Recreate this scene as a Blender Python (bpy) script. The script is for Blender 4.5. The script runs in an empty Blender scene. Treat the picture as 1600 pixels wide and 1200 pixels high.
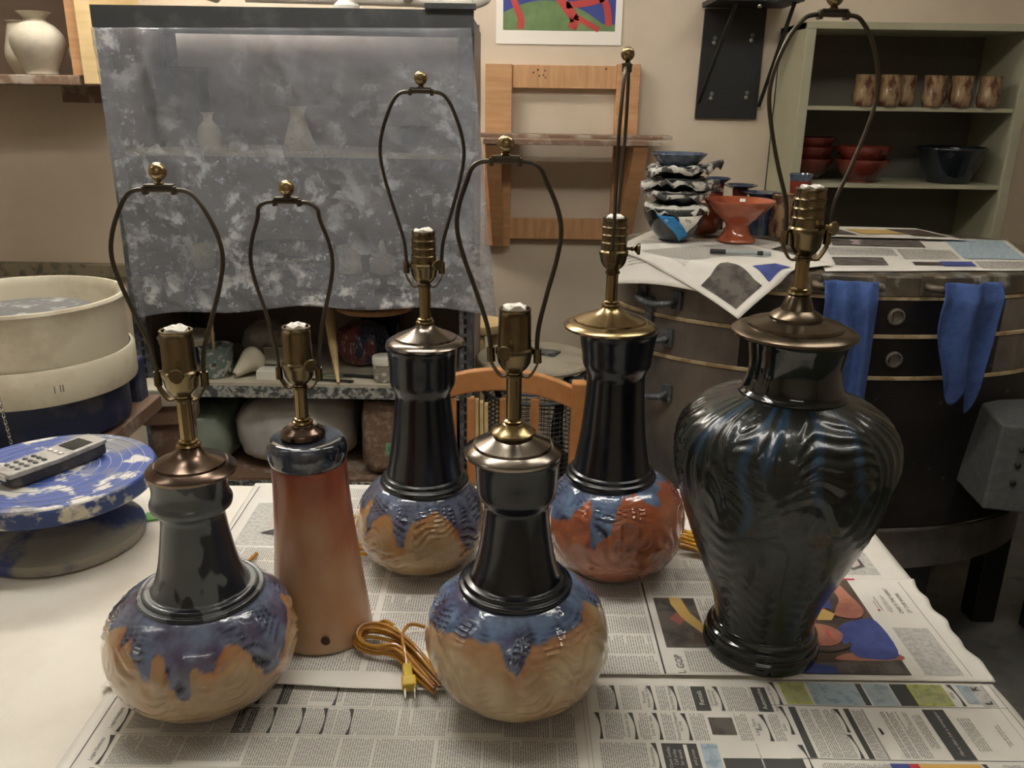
import bpy, bmesh, math, random
from mathutils import Vector, Matrix, noise
R = math.radians
random.seed(7)
scene = bpy.context.scene
col = scene.collection
TZ = 0.84            # height of the work table

# ------------------------------------------------------------------ camera
cd = bpy.data.cameras.new('camera'); cam = bpy.data.objects.new('camera', cd); col.objects.link(cam)
cd.sensor_width = 36.0; cd.lens = 1340 / 1600 * 36.0; cd.clip_start = .05
P_, RO_ = R(18.5), R(.85)
fw = Vector((0, math.cos(P_), -math.sin(P_))); rt0 = Vector((1, 0, 0)); up0 = rt0.cross(fw)
rt = math.cos(RO_) * rt0 + math.sin(RO_) * up0; up = -math.sin(RO_) * rt0 + math.cos(RO_) * up0
m3 = Matrix((rt, up, -fw)).transposed()
cam.matrix_world = Matrix.Translation((0, 0, 1.5)) @ m3.to_4x4()
scene.camera = cam

# ------------------------------------------------------------------ world, exposure
w = bpy.data.worlds.new('world'); scene.world = w; w.use_nodes = True
w.node_tree.nodes['Background'].inputs[0].default_value = (.9, .93, 1, 1)
w.node_tree.nodes['Background'].inputs[1].default_value = .03
vs = scene.view_settings
vs.view_transform = 'Standard'; vs.look = 'None'; vs.gamma = 1; vs.use_curve_mapping = False
vs.exposure = 1.15
# fluorescent ceiling fixtures of the workshop: x, y, length, turn, strength, what it hangs over
CEIL = 2.75
FIXTURES = [(-1.10, 2.48, 1.2, 0, 30, 'the steel rack at the back wall'),
            (-.35, 1.10, 1.2, 0, 14, 'the lamps on the work table'),
            (1.05, 1.35, 1.2, 28, 8, 'the aisle beside the round kiln'),
            (-1.9, .6, 1.2, 0, 3.5, 'the left end of the work table'),
            (.1, -1.3, 1.2, 0, 3, 'the empty floor at the rear of the room')]

# ------------------------------------------------------------------ helpers
def srgb(r, g, b):
    l = .3 * r + .59 * g + .11 * b; r, g, b = [max(0, min(255, l + (c - l) * .88)) for c in (r, g, b)]
    f = lambda c: (c / 255 / 12.92) if c / 255 <= .04045 else ((c / 255 + .055) / 1.055) ** 2.4
    return (f(r), f(g), f(b), 1)

MATS = {}
def M(name, c, c2=None, scale=10, lo=.45, hi=.55, rough=.5, metal=0, bump=0, bscale=60, coat=0, detail=5,
      stretch=(1, 1, 1), c3=None, scale3=4, lo3=.55, hi3=.65, spec=.5, distort=0, emit=0, alpha=None, trans=0, rough2=None, wave=0):
    if name in MATS: return MATS[name]
    m = bpy.data.materials.new(name); m.use_nodes = True; nt = m.node_tree; N = nt.nodes; L = nt.links
    b = N['Principled BSDF']
    b.inputs['Base Color'].default_value = c; b.inputs['Roughness'].default_value = rough
    b.inputs['Metallic'].default_value = metal; b.inputs['Coat Weight'].default_value = coat
    b.inputs['Coat Roughness'].default_value = .05
    b.inputs['Specular IOR Level'].default_value = spec
    if trans: b.inputs['Transmission Weight'].default_value = trans
    if alpha is not None: b.inputs['Alpha'].default_value = alpha
    tc = N.new('ShaderNodeTexCoord'); mp = N.new('ShaderNodeMapping'); mp.inputs['Scale'].default_value = stretch
    L.new(tc.outputs['Object'], mp.inputs[0])
    def nz(s, d=detail, di=distort):
        n = N.new('ShaderNodeTexNoise'); n.inputs['Scale'].default_value = s; n.inputs['Detail'].default_value = d
        n.inputs['Distortion'].default_value = di; n.inputs['Roughness'].default_value = .6
        L.new(mp.outputs[0], n.inputs['Vector']); return n
    def mask(s, a, bb):
        n = nz(s); r = N.new('ShaderNodeMapRange'); r.inputs[1].default_value = a; r.inputs[2].default_value = bb
        L.new(n.outputs['Fac'], r.inputs[0]); return r.outputs[0]
    def mix(fac, A, B):
        x = N.new('ShaderNodeMix'); x.data_type = 'RGBA'
        L.new(fac, x.inputs[0])
        for i, v in ((6, A), (7, B)):
            if isinstance(v, tuple): x.inputs[i].default_value = v
            else: L.new(v, x.inputs[i])
        return x.outputs[2]
    out = c
    if c2:
        k = mask(scale, lo, hi); out = mix(k, out, c2)
        if rough2 is not None:
            rr = N.new('ShaderNodeMapRange'); rr.inputs[3].default_value = rough; rr.inputs[4].default_value = rough2
            L.new(k, rr.inputs[0]); L.new(rr.outputs[0], b.inputs['Roughness'])
    if c3: out = mix(mask(scale3, lo3, hi3), out, c3)
    if not isinstance(out, tuple): L.new(out, b.inputs['Base Color'])
    if emit:
        b.inputs['Emission Color'].default_value = c; b.inputs['Emission Strength'].default_value = emit
    if bump:
        bp = N.new('ShaderNodeBump'); bp.inputs['Strength'].default_value = bump; bp.inputs['Distance'].default_value = .004
        if wave:
            wv = N.new('ShaderNodeTexWave'); wv.inputs['Scale'].default_value = wave; wv.inputs['Distortion'].default_value = 9
            wv.inputs['Detail'].default_value = 2; wv.inputs['Detail Scale'].default_value = .8; wv.bands_direction = 'DIAGONAL'
            L.new(mp.outputs[0], wv.inputs['Vector']); L.new(wv.outputs['Fac'], bp.inputs['Height'])
        else:
            L.new(nz(bscale, 4).outputs['Fac'], bp.inputs['Height'])
        L.new(bp.outputs[0], b.inputs['Normal'])
    MATS[name] = m
    return m

class MB:
    def __init__(s): s.v = []; s.f = []; s.mi = []
    def add(s, vs_, fs, mi=0):
        o = len(s.v); s.v += [tuple(p) for p in vs_]; s.f += [tuple(i + o for i in q) for q in fs]; s.mi += [mi] * len(fs); return s
    def box(s, c, d, rz=0, M_=None, mi=0):
        x, y, z = [q / 2 for q in d]
        vs_ = [Vector((a * x, b * y, e * z)) for e in (-1, 1) for b in (-1, 1) for a in (-1, 1)]
        T = Matrix.Translation(c) @ (M_ if M_ else Matrix.Rotation(rz, 4, 'Z'))
        return s.add([T @ p for p in vs_], [(0, 2, 3, 1), (4, 5, 7, 6), (0, 1, 5, 4), (2, 6, 7, 3), (0, 4, 6, 2), (1, 3, 7, 5)], mi)
    def bar(s, a, b, w_, h_, mi=0, side=None):
        a, b = Vector(a), Vector(b); d = (b - a); l = d.length; q = d.normalized()
        sd = Vector(side) if side else (q.cross(Vector((0, 0, 1))) if abs(q.z) < .95 else Vector((1, 0, 0)))
        sd = (sd - q * sd.dot(q)).normalized(); u = q.cross(sd)
        T = Matrix((q, sd, u)).transposed().to_4x4()
        return s.box((a + b) / 2, (l, w_, h_), M_=T, mi=mi)
    def tube(s, pts, r, seg=8, closed=False, cap=True, mi=0):
        pts = [Vector(p) for p in pts]; n = len(pts); rr = r if isinstance(r, (list, tuple)) else [r] * n
        vs_ = []; fs = []; prev = None
        for i, p in enumerate(pts):
            if closed: t = pts[(i + 1) % n] - pts[i - 1]
            else: t = pts[min(i + 1, n - 1)] - pts[max(i - 1, 0)]
            t = t.normalized() if t.length > 1e-9 else Vector((0, 0, 1))
            if prev is None:
                a = t.orthogonal().normalized()
            else:
                a = prev - t * prev.dot(t); a = a.normalized() if a.length > 1e-6 else t.orthogonal().normalized()
            prev = a; b = t.cross(a)
            vs_ += [p + (a * math.cos(2 * math.pi * k / seg) + b * math.sin(2 * math.pi * k / seg)) * rr[i] for k in range(seg)]
        for i in range(n if closed else n - 1):
            j = (i + 1) % n
            for k in range(seg):
                l = (k + 1) % seg; fs.append((i * seg + k, i * seg + l, j * seg + l, j * seg + k))
        if cap and not closed:
            fs.append(tuple(range(seg))[::-1]); fs.append(tuple((n - 1) * seg + k for k in range(seg)))
        return s.add(vs_, fs, mi)
    def lathe(s, prof, seg=32, c=(0, 0, 0), T=None, mi=0, fn=None):
        vs_ = []; fs = []; n = len(prof); c = Vector(c)
        for i, (r, z) in enumerate(prof):
            for k in range(seg):
                a = 2 * math.pi * k / seg
                rr, zz = (fn(r, z, a) if fn else (r, z))
                p = Vector((rr * math.sin(a), -rr * math.cos(a), zz))
                vs_.append((T @ p if T else p) + c)
        for i in range(n - 1):
            for k in range(seg):
                l = (k + 1) % seg; fs.append((i * seg + k, i * seg + l, (i + 1) * seg + l, (i + 1) * seg + k))
        if prof[0][0] > 1e-5: fs.append(tuple(range(seg))[::-1])
        if prof[-1][0] > 1e-5: fs.append(tuple((n - 1) * seg + k for k in range(seg)))
        return s.add(vs_, fs, mi)
    def ball(s, c, r, seg=16, mi=0, sc=(1, 1, 1)):
        T = Matrix.Diagonal((*sc, 1))
        return s.lathe([(max(r * math.sin(math.pi * i / (seg // 2)), 1e-6), -r * math.cos(math.pi * i / (seg // 2))) for i in range(seg // 2 + 1)], seg, c, T, mi)
    def grid(s, nu, nv, fn, mi=0):
        vs_ = [fn(i / nu, j / nv) for j in range(nv + 1) for i in range(nu + 1)]
        return s.add(vs_, [(j * (nu + 1) + i, j * (nu + 1) + i + 1, (j + 1) * (nu + 1) + i + 1, (j + 1) * (nu + 1) + i) for j in range(nv) for i in range(nu)], mi)
    def poly(s, pts, mi=0): return s.add(pts, [tuple(range(len(pts)))], mi)
    def mesh(s, name, mats, smooth=True, angle=38):
        me = bpy.data.meshes.new(name); me.from_pydata(s.v, [], s.f); me.update()
        for m in (mats if isinstance(mats, (list, tuple)) else [mats]): me.materials.append(m)
        me.polygons.foreach_set('material_index', s.mi)
        if smooth:
            me.polygons.foreach_set('use_smooth', [True] * len(me.polygons)); me.set_sharp_from_angle(angle=R(angle))
        return me
    def build(s, name, mats, parent=None, smooth=True, bevel=0, solid=0, label=None, angle=38, kind=None, sub=0):
        o = bpy.data.objects.new(name, s.mesh(name, mats, smooth, angle)); col.objects.link(o)
        if parent: o.parent = parent
        if solid:
            md = o.modifiers.new('thickness', 'SOLIDIFY'); md.thickness = solid; md.offset = 0
        if bevel:
            md = o.modifiers.new('bevel', 'BEVEL'); md.width = bevel; md.segments = 2; md.limit_method = 'ANGLE'; md.angle_limit = R(40)
        if sub:
            md = o.modifiers.new('sub', 'SUBSURF'); md.levels = sub; md.render_levels = sub
        if label: o['label'] = label
        if kind: o['kind'] = kind
        return o

def tag(o, label, cat, group=None):
    o['label'] = label; o['category'] = cat
    if group: o['group'] = group
    return o
def thing(name, label, cat, loc=(0, 0, 0), rz=0, group=None):
    o = bpy.data.objects.new(name, None); col.objects.link(o); o.empty_display_size = .05
    o.location = loc; o.rotation_euler = (0, 0, rz); return tag(o, label, cat, group)
def struct(o): o['kind'] = 'structure'; return o
def spline(pts, n=8):
    out = []; q = [Vector(p) for p in pts]; q = [q[0] * 2 - q[1]] + q + [q[-1] * 2 - q[-2]]
    for i in range(1, len(q) - 2):
        for k in range(n):
            t = k / n; a, b, c, d = q[i - 1:i + 3]
            out.append(.5 * ((2 * b) + (c - a) * t + (2 * a - 5 * b + 4 * c - d) * t * t + (3 * b - a - 3 * c + d) * t ** 3))
    out.append(q[-2]); return out
def text(txt, size, loc, rz, mat, parent, name='lettering', align='CENTER', shear=0, bold=0, xs=1, rot=None):
    cu = bpy.data.curves.new('t', 'FONT'); cu.body = txt; cu.size = size; cu.align_x = align; cu.align_y = 'CENTER'
    cu.shear = shear; cu.offset = bold; cu.resolution_u = 2; cu.space_line = .8
    tmp = bpy.data.objects.new('t', cu); col.objects.link(tmp)
    dg = bpy.context.evaluated_depsgraph_get(); me = bpy.data.meshes.new_from_object(tmp.evaluated_get(dg))
    bpy.data.objects.remove(tmp); me.materials.clear(); me.materials.append(mat)
    o = bpy.data.objects.new(name, me); col.objects.link(o); o.location = loc
    o.rotation_euler = rot if rot else (0, 0, rz); o.scale = (xs, 1, 1)
    if parent: o.parent = parent
    return o
def N3(x, y, z=0): return noise.noise(Vector((x, y, z)))

# ------------------------------------------------------------------ materials
m_wall = M('wall_paint', srgb(208, 192, 168), srgb(198, 181, 156), scale=3, lo=.4, hi=.7, rough=.7, bump=.08, bscale=120)
m_ceil = M('ceiling_paint', srgb(215, 212, 200), rough=.8)
m_floor = M('concrete_floor', srgb(92, 91, 88), srgb(120, 119, 114), scale=5, lo=.4, hi=.65, rough=.6, c3=srgb(60, 60, 60), scale3=9, lo3=.6, hi3=.75)
m_table = M('canvas_top', srgb(230, 224, 210), srgb(216, 206, 188), scale=5, lo=.45, hi=.75, rough=.75, bump=.05, bscale=200)
m_wood = M('pine_wood', srgb(204, 154, 104), srgb(182, 130, 82), scale=6, lo=.35, hi=.7, rough=.5, stretch=(1, 1, 9))
m_woodx = M('pine_wood_across', srgb(208, 158, 106), srgb(184, 132, 84), scale=6, lo=.35, hi=.7, rough=.5, stretch=(9, 1, 1))
m_woodpale = M('pale_plywood', srgb(226, 196, 138), srgb(208, 176, 118), scale=4, lo=.4, hi=.7, rough=.6, stretch=(1, 1, 8))
m_wooddk = M('dusty_board', srgb(128, 98, 76), srgb(170, 154, 138), scale=14, lo=.5, hi=.62, rough=.7)
m_chair = M('honey_wood', srgb(210, 146, 86), srgb(190, 124, 66), scale=5, lo=.35, hi=.7, rough=.35, stretch=(4, 1, 4), coat=.2)
m_steel = M('galvanised_steel', srgb(104, 110, 118), srgb(150, 154, 156), scale=40, lo=.5, hi=.62, rough=.5, metal=.45, c3=srgb(60, 64, 70), scale3=14, lo3=.5, hi3=.66)
m_steeldk = M('dark_rack_steel', srgb(72, 74, 76), srgb(96, 98, 98), scale=12, lo=.5, hi=.7, rough=.5, metal=.3)
m_splat = M('splattered_steel', srgb(84, 90, 90), srgb(190, 190, 182), scale=70, lo=.46, hi=.58, rough=.6, metal=.2)
m_brass = M('antique_brass', srgb(132, 116, 84), srgb(100, 84, 58), scale=18, lo=.4, hi=.7, rough=.27, metal=1)
m_brasslt = M('bright_brass', srgb(168, 146, 104), srgb(136, 114, 74), scale=12, lo=.4, hi=.7, rough=.24, metal=1)
m_bronze = M('bronze_cap', srgb(126, 106, 92), srgb(98, 80, 68), scale=10, lo=.4, hi=.7, rough=.22, metal=1)
m_pewter = M('pewter_cap', srgb(140, 130, 118), srgb(108, 98, 88), scale=10, lo=.4, hi=.7, rough=.2, metal=1)
m_harp = M('dark_harp_wire', srgb(88, 80, 68), rough=.38, metal=.85)
m_tissue = M('white_paper', srgb(240, 234, 222), rough=.8)
m_navy = M('navy_glaze', srgb(14, 16, 24), srgb(26, 32, 46), scale=14, lo=.42, hi=.62, rough=.24, coat=.22, c3=srgb(40, 48, 60), scale3=22, lo3=.62, hi3=.72, stretch=(1, 1, .4))
m_slate = M('slate_glaze', srgb(92, 98, 100), srgb(26, 30, 38), scale=14, lo=.475, hi=.49, rough=.28, coat=.2, stretch=(1, 1, .42), detail=3)
m_slatering = M('grey_blue_glaze', srgb(74, 80, 92), srgb(34, 40, 52), scale=22, lo=.45, hi=.6, rough=.06, coat=.7)
m_clay = M('bare_clay', srgb(190, 182, 160), srgb(168, 158, 136), scale=14, lo=.45, hi=.7, rough=.85, bump=.15, bscale=90)
m_clayw = M('white_bisque', srgb(204, 196, 172), srgb(186, 176, 150), scale=7, lo=.5, hi=.7, rough=.85)
m_cord = M('amber_cord', srgb(196, 138, 40), srgb(170, 108, 30), scale=30, lo=.4, hi=.6, rough=.25, coat=.3)
m_cordy = M('yellow_cord', srgb(224, 172, 44), srgb(200, 140, 30), scale=30, lo=.4, hi=.6, rough=.25, coat=.3)
m_plug = M('yellow_plug', srgb(214, 176, 30), rough=.3)
m_chrome = M('nickel', srgb(190, 188, 180), rough=.25, metal=1)
m_white = M('white_plastic', srgb(226, 222, 210), rough=.4)
m_black = M('black_paint', srgb(26, 26, 26), rough=.45)
m_grey = M('grey_box_paint', srgb(84, 86, 86), srgb(100, 102, 102), scale=60, lo=.4, hi=.7, rough=.5)
m_kiln = M('kiln_steel', srgb(146, 138, 128), srgb(104, 100, 98), scale=4, lo=.42, hi=.6, rough=.38, metal=.5, stretch=(1, 1, .5), c3=srgb(160, 156, 150), scale3=9, lo3=.64, hi3=.74)
m_kilnblk = M('kiln_black_panel', srgb(30, 28, 28), srgb(46, 42, 40), scale=5, lo=.45, hi=.7, rough=.4, metal=.2, c3=srgb(88, 86, 84), scale3=40, lo3=.66, hi3=.72)
m_lid = M('kiln_lid_band', srgb(120, 106, 84), srgb(84, 80, 74), scale=9, lo=.42, hi=.6, rough=.55, metal=.35, c3=srgb(164, 160, 150), scale3=16, lo3=.52, hi3=.64)
m_brick = M('firebrick', srgb(206, 184, 142), srgb(170, 140, 98), scale=20, lo=.45, hi=.6, rough=.9)
m_cloth = M('blue_towel', srgb(68, 98, 166), srgb(58, 86, 150), scale=40, lo=.4, hi=.6, rough=.95, bump=.4, bscale=500)
m_orange = M('orange_glaze', srgb(178, 84, 50), srgb(150, 76, 46), scale=12, lo=.4, hi=.65, rough=.12, coat=.5)
m_red = M('red_glaze', srgb(118, 42, 30), srgb(82, 32, 26), scale=9, lo=.4, hi=.7, rough=.15, coat=.4)
m_mug = M('brown_mug_glaze', srgb(138, 112, 78), srgb(84, 46, 32), scale=34, lo=.44, hi=.58, rough=.1, coat=.5, stretch=(1, 1, .5))
m_bluerim = M('blue_grey_glaze', srgb(46, 62, 92), srgb(86, 98, 112), scale=20, lo=.45, hi=.65, rough=.1, coat=.5)
m_bowl = M('dark_bowl_glaze', srgb(22, 26, 30), srgb(36, 44, 56), scale=12, lo=.45, hi=.65, rough=.12, coat=.5)
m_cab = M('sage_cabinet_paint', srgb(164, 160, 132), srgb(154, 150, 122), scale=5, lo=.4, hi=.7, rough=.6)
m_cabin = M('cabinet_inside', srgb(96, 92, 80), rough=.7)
m_wheelw = M('splash_pan_plastic', srgb(216, 208, 182), srgb(182, 168, 140), scale=7, lo=.48, hi=.7, rough=.5)
m_pan = M('clay_smeared_pan', srgb(190, 178, 150), srgb(160, 146, 120), scale=6, lo=.4, hi=.65, rough=.6)
m_head = M('wheel_head_slurry', srgb(100, 100, 100), srgb(170, 170, 168), scale=30, lo=.52, hi=.66, rough=.5)
m_bluew = M('wheel_blue', srgb(36, 48, 84), srgb(110, 108, 102), scale=6, lo=.56, hi=.72, rough=.5)
m_band = M('banding_blue', srgb(56, 82, 160), srgb(214, 210, 200), scale=17, lo=.52, hi=.57, rough=.5, c3=srgb(128, 128, 132), scale3=6, lo3=.52, hi3=.60)
m_bandside = M('banding_blue_side', srgb(44, 68, 124), srgb(200, 194, 170), scale=24, lo=.53, hi=.61, rough=.5)
m_bandbase = M('banding_base', srgb(62, 76, 132), srgb(150, 144, 130), scale=7, lo=.46, hi=.56, rough=.6)
m_ringline = M('pale_score_line', srgb(176, 182, 204), rough=.5)
m_phone = M('silver_phone', srgb(176, 172, 162), srgb(120, 116, 108), scale=40, lo=.5, hi=.7, rough=.45, metal=.1)
m_phonedk = M('dark_phone_case', srgb(56, 56, 56), srgb(90, 88, 84), scale=30, lo=.5, hi=.7, rough=.5)
m_screen = M('phone_screen', srgb(66, 66, 62), rough=.15)
m_news = M('newsprint', srgb(228, 224, 214), srgb(220, 215, 203), scale=8, lo=.4, hi=.7, rough=.85)
m_ink = M('ink_text', srgb(164, 161, 154), rough=.85)
m_inkdk = M('ink_dark', srgb(74, 74, 72), rough=.85)
m_inkblk = M('ink_black', srgb(40, 40, 40), rough=.85)
m_halftone = M('halftone_grey', srgb(176, 174, 168), srgb(200, 198, 190), scale=160, lo=.4, hi=.6, rough=.85)
m_adgreen = M('ad_green', srgb(184, 190, 100), srgb(150, 160, 78), scale=90, lo=.5, hi=.6, rough=.85)
m_adblue = M('ad_blue', srgb(170, 190, 200), srgb(140, 162, 176), scale=90, lo=.5, hi=.6, rough=.85)
m_adorange = M('ad_orange', srgb(226, 176, 84), rough=.85)
m_skin = M('print_skin', srgb(190, 122, 96), srgb(160, 94, 76), scale=20, lo=.4, hi=.6, rough=.85)
m_pblue = M('print_blue', srgb(72, 88, 160), srgb(58, 70, 136), scale=20, lo=.4, hi=.6, rough=.85)
m_pred = M('print_red', srgb(222, 66, 84), srgb(200, 48, 50), scale=10, lo=.4, hi=.6, rough=.85)
m_pbrown = M('print_brown', srgb(70, 54, 46), srgb(96, 80, 66), scale=14, lo=.4, hi=.6, rough=.85)
m_pgrey = M('print_grey', srgb(104, 96, 88), srgb(70, 64, 62), scale=26, lo=.45, hi=.6, rough=.85)
m_pyellow = M('print_yellow', srgb(206, 168, 88), rough=.85)
m_pink = M('print_pink', srgb(216, 196, 190), srgb(190, 176, 172), scale=20, lo=.4, hi=.6, rough=.85)

# ------------------------------------------------------------------ room shell
def slab(name, c, d, mat):
    return struct(MB().box(c, d).build(name, mat, smooth=False))
WY = 3.25
slab('floor', (0, .5, -.05), (6.4, 6.2, .1), m_floor)
slab('ceiling', (0, .5, CEIL + .05), (6.4, 6.2, .1), m_ceil)
slab('wall_back', (0, WY + .05, CEIL / 2), (6.4, .1, CEIL), m_wall)
slab('wall_left', (-3.05, .5, CEIL / 2), (.1, 5.5, CEIL), m_wall)
slab('wall_right', (3.05, .5, CEIL / 2), (.1, 5.5, CEIL), m_wall)
slab('wall_front', (0, -2.35, CEIL / 2), (6.4, .1, CEIL), m_wall)
m_rail = M('dusty_rail', srgb(140, 128, 100), srgb(96, 90, 76), scale=30, lo=.5, hi=.64, rough=.8)
struct(MB().box((-1.95, WY - .02, .852), (2.1, .04, .05)).build('trim_1', m_rail, smooth=False, bevel=.004))
struct(MB().box((0, WY - .008, .06), (6, .016, .12)).build('baseboard_back', M('baseboard_dark', srgb(60, 54, 48), rough=.7), smooth=False))

for (x, y, ln, a, st, where) in FIXTURES:
    t = thing('ceiling_fixture', 'white fluorescent ceiling fixture over ' + where, 'ceiling light', (x, y, CEIL), R(a), 'fluorescent ceiling fixtures')
    MB().box((0, 0, -.03), (ln + .08, .26, .06)).build('housing', m_white, t, smooth=False, bevel=.004)
    mt = M('fluorescent_tube_%g' % st, srgb(254, 250, 245), emit=st, rough=.4)
    for s in (-1, 1):
        MB().tube([(-ln / 2, s * .07, -.085), (ln / 2, s * .07, -.085)], .019, 10).build('tube', mt, t)
        for e in (-1, 1):
            MB().box((e * (ln / 2 + .012), s * .07, -.08), (.02, .03, .05)).build('tube_holder', m_white, t, smooth=False)

# ------------------------------------------------------------------ work table
t = thing('work_table', 'long cream canvas-topped work table under the six lamps', 'table', (-.414, .845, 0))
MB().box((0, 0, TZ - .02), (1.97, 1.08, .04)).build('tabletop', m_table, t, smooth=False, bevel=.004)
for sx in (-1, 1):
    for sy in (-1, 1):
        MB().box((sx * .9, sy * .46, (TZ - .04) / 2), (.08, .08, TZ - .04)).build('leg', m_wooddk, t, smooth=False, bevel=.003)
for sy in (-1, 1): MB().box((0, sy * .46, TZ - .09), (1.72, .03, .1)).build('apron', m_wooddk, t, smooth=False)
for sx in (-1, 1): MB().box((sx * .9, 0, TZ - .09), (.03, .84, .1)).build('apron', m_wooddk, t, smooth=False)

# ------------------------------------------------------------------ newspapers on the table
INKS = [m_ink, m_inkdk, m_inkblk, m_halftone, m_adgreen, m_adblue, m_adorange, m_skin, m_pblue, m_pred, m_pbrown, m_pgrey, m_pyellow, m_pink, m_news]
(I_TXT, I_DK, I_BLK, I_HALF, I_GRN, I_BLU, I_ORG, I_SKIN, I_PBL, I_RED, I_BRN, I_PGY, I_YEL, I_PNK, I_PAPER) = range(15)
class Sheet:
    """a newspaper sheet lying on the table with print that follows its surface"""
    def __init__(s, label, edge, base, amp=.0012, seed=0, curl=None, n=(90, 50)):
        # edge(u,v) -> x,y ; base height ; curl(x,y) -> extra height
        s.root = thing('newspaper_sheet', label, 'newspaper', (0, 0, 0), 0, 'newspaper sheets under the lamps')
        s.base, s.amp, s.seed, s.curl = base, amp, seed, curl
        MB().grid(n[0], n[1], lambda u, v: (*edge(u, v), s.h(*edge(u, v)))).build('paper', m_news, s.root, solid=.0003)
        s.txt = MB(); s.art = MB()
    def h(s, x, y):
        z = s.base + s.amp * (1 + N3(x * 6 + s.seed, y * 9 + s.seed))
        return z + (s.curl(x, y) if s.curl else 0)
    def q(s, x0, x1, y0, y1, ink, lift=.0006, mb=None, nx=1, ny=1):
        mb = mb or s.art
        nx = max(nx, int(abs(x1 - x0) / .03)); ny = max(ny, int(abs(y1 - y0) / .03))
        nx = max(nx, 1); ny = max(ny, 1)
        mb.grid(nx, ny, lambda u, v: (x0 + (x1 - x0) * u, y0 + (y1 - y0) * v, s.h(x0 + (x1 - x0) * u, y0 + (y1 - y0) * v) + lift), ink)
    def pl(s, pts, ink, lift=.0009, soft=False):
        if soft:
            n = len(pts); q = [Vector((*p, 0)) for p in pts]; out = []
            for i in range(n):
                a, b, c, d = q[i - 1], q[i], q[(i + 1) % n], q[(i + 2) % n]
                for k in range(5):
                    t = k / 5; v = .5 * ((2 * b) + (c - a) * t + (2 * a - 5 * b + 4 * c - d) * t * t + (3 * b - a - 3 * c + d) * t ** 3); out.append((v.x, v.y))
            pts = out
        s.art.poly([(x, y, s.h(x, y) + lift) for x, y in pts], ink)
    def column(s, x0, x1, y0, y1, pitch=.003, ink=I_TXT, hgt=.0014, gap=.08, seed=0):
        rnd = random.Random(seed + int(x0 * 1000) * 31 + int(y0 * 1000))
        x = x0
        while x < x1:
            y = y0 + (rnd.random() * .004 if rnd.random() < gap else 0); end = y1 - (rnd.random() * (y1 - y0) * .6 if rnd.random() < gap else 0)
            while y < end - .002:
                l = min(rnd.uniform(.003, .011), end - y)
                s.q(x, x + hgt, y, y + l, ink, mb=s.txt); y += l + .0012
            x += pitch
    def swoosh(s, x, y0, y1):
        n = 8; x += .005; a = []; b = []
        for i in range(n + 1):
            u = i / n; y = y0 + (y1 - y0) * u
            a.append((x - .0016 * u, y)); b.append((x - .0016 * u - .0013 - (.0044 if u > .5 else .0030) * (2 * u - 1) ** 2, y))
        s.art.add([(p[0], p[1], s.h(*p) + .0007) for p in a + b], [(i, i + 1, n + 2 + i, n + 1 + i) for i in range(n)], I_DK)
    def word(s, t_, size, x, y, mat=None, rz=90, bold=0, shear=0, xs=1, lift=.0012):
        return text(t_, size, (x, y, s.h(x, y) + lift), R(rz), mat or m_inkdk, s.root, bold=bold, shear=shear, xs=xs)
    def done(s):
        if s.txt.f: s.txt.build('text_lines', INKS, s.root, smooth=False, kind='stuff')
        if s.art.f: s.art.build('printed_blocks', INKS, s.root, smooth=False, kind='stuff')

# --- front sheet with the classified columns
A = Sheet('front newspaper sheet of classified columns along the near table edge', lambda u, v: (-.462 + 1.04 * u + (.004 * math.sin(v * 9) if u == 1 else 0), .5 + .362 * v), TZ + .0008, seed=1, n=(104, 40))
cols = [(.806, .848), (.759, .801), (.712, .754), (.665, .707), (.618, .66), (.571, .613)]
for ci, (y0, y1) in enumerate(cols):
    rnd = random.Random(ci + 50)
    # left page
    x = -.44
    A.swoosh(-.425, y0, y1)
    x = -.415
    while x < .07:
        k = rnd.uniform(.025, .07); e = min(x + k, .074)
        A.column(x, e, y0 + rnd.choice([0, 0, .006]), y1, pitch=.0026, hgt=.0013)
        x = e + .004
    A.q(-.42, .075, y1 + .0022, y1 + .0027, I_TXT)
A.q(-.4475, -.4465, .5, .85, I_DK)
for ci, (y0, y1) in enumerate(cols):
    A.word('Legal Notices', .006, -.432, (y0 + y1) / 2)
for x in (-.2875, -.236, -.2): A.swoosh(x, .806, .848) if x != -.236 else A.q(-.262, -.25, .806, .848, I_DK)
for x in (-.262, -.23, -.205, -.176): A.swoosh(x, .759, .801)
A.q(-.30, -.278, .759, .801, I_DK); A.word('Automobiles', .007, -.289, .78, m_news)
A.q(-.024, .012, .665, .704, I_DK); A.word('Notices', .008, -.006, .685, m_news)
A.q(.0855, .0865, .5, .862, I_HALF); A.q(.0905, .0912, .5, .862, I_TXT)
# right page: column 1
y0, y1 = cols[0]
A.column(.105, .125, y0, y1, .0024); A.swoosh(.122, y0, y1); A.column(.132, .152, y0, y1, .0024)
A.word('Mountain\nHomes for Sale', .0056, .160, .827); A.swoosh(.165, y0, y1); A.column(.174, .186, y0, y1, .0024)
A.word('Real Estate Wanted', .0052, .189, .827); A.swoosh(.192, y0, y1); A.column(.200, .213, y0, y1, .0024)
A.q(.215, .232, y0, y1, I_DK); A.word('Rentals', .0085, .2235, .827, m_news)
A.word('Commercial\nApartments', .0056, .237, .827); A.swoosh(.243, y0, y1); A.column(.252, .284, y0, y1, .0024)
A.q(.286, .303, y0, y1, I_DK); A.word('Automotive', .0075, .2945, .827, m_news)
A.word('Automobiles for Sale', .005, .307, .827)
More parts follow.
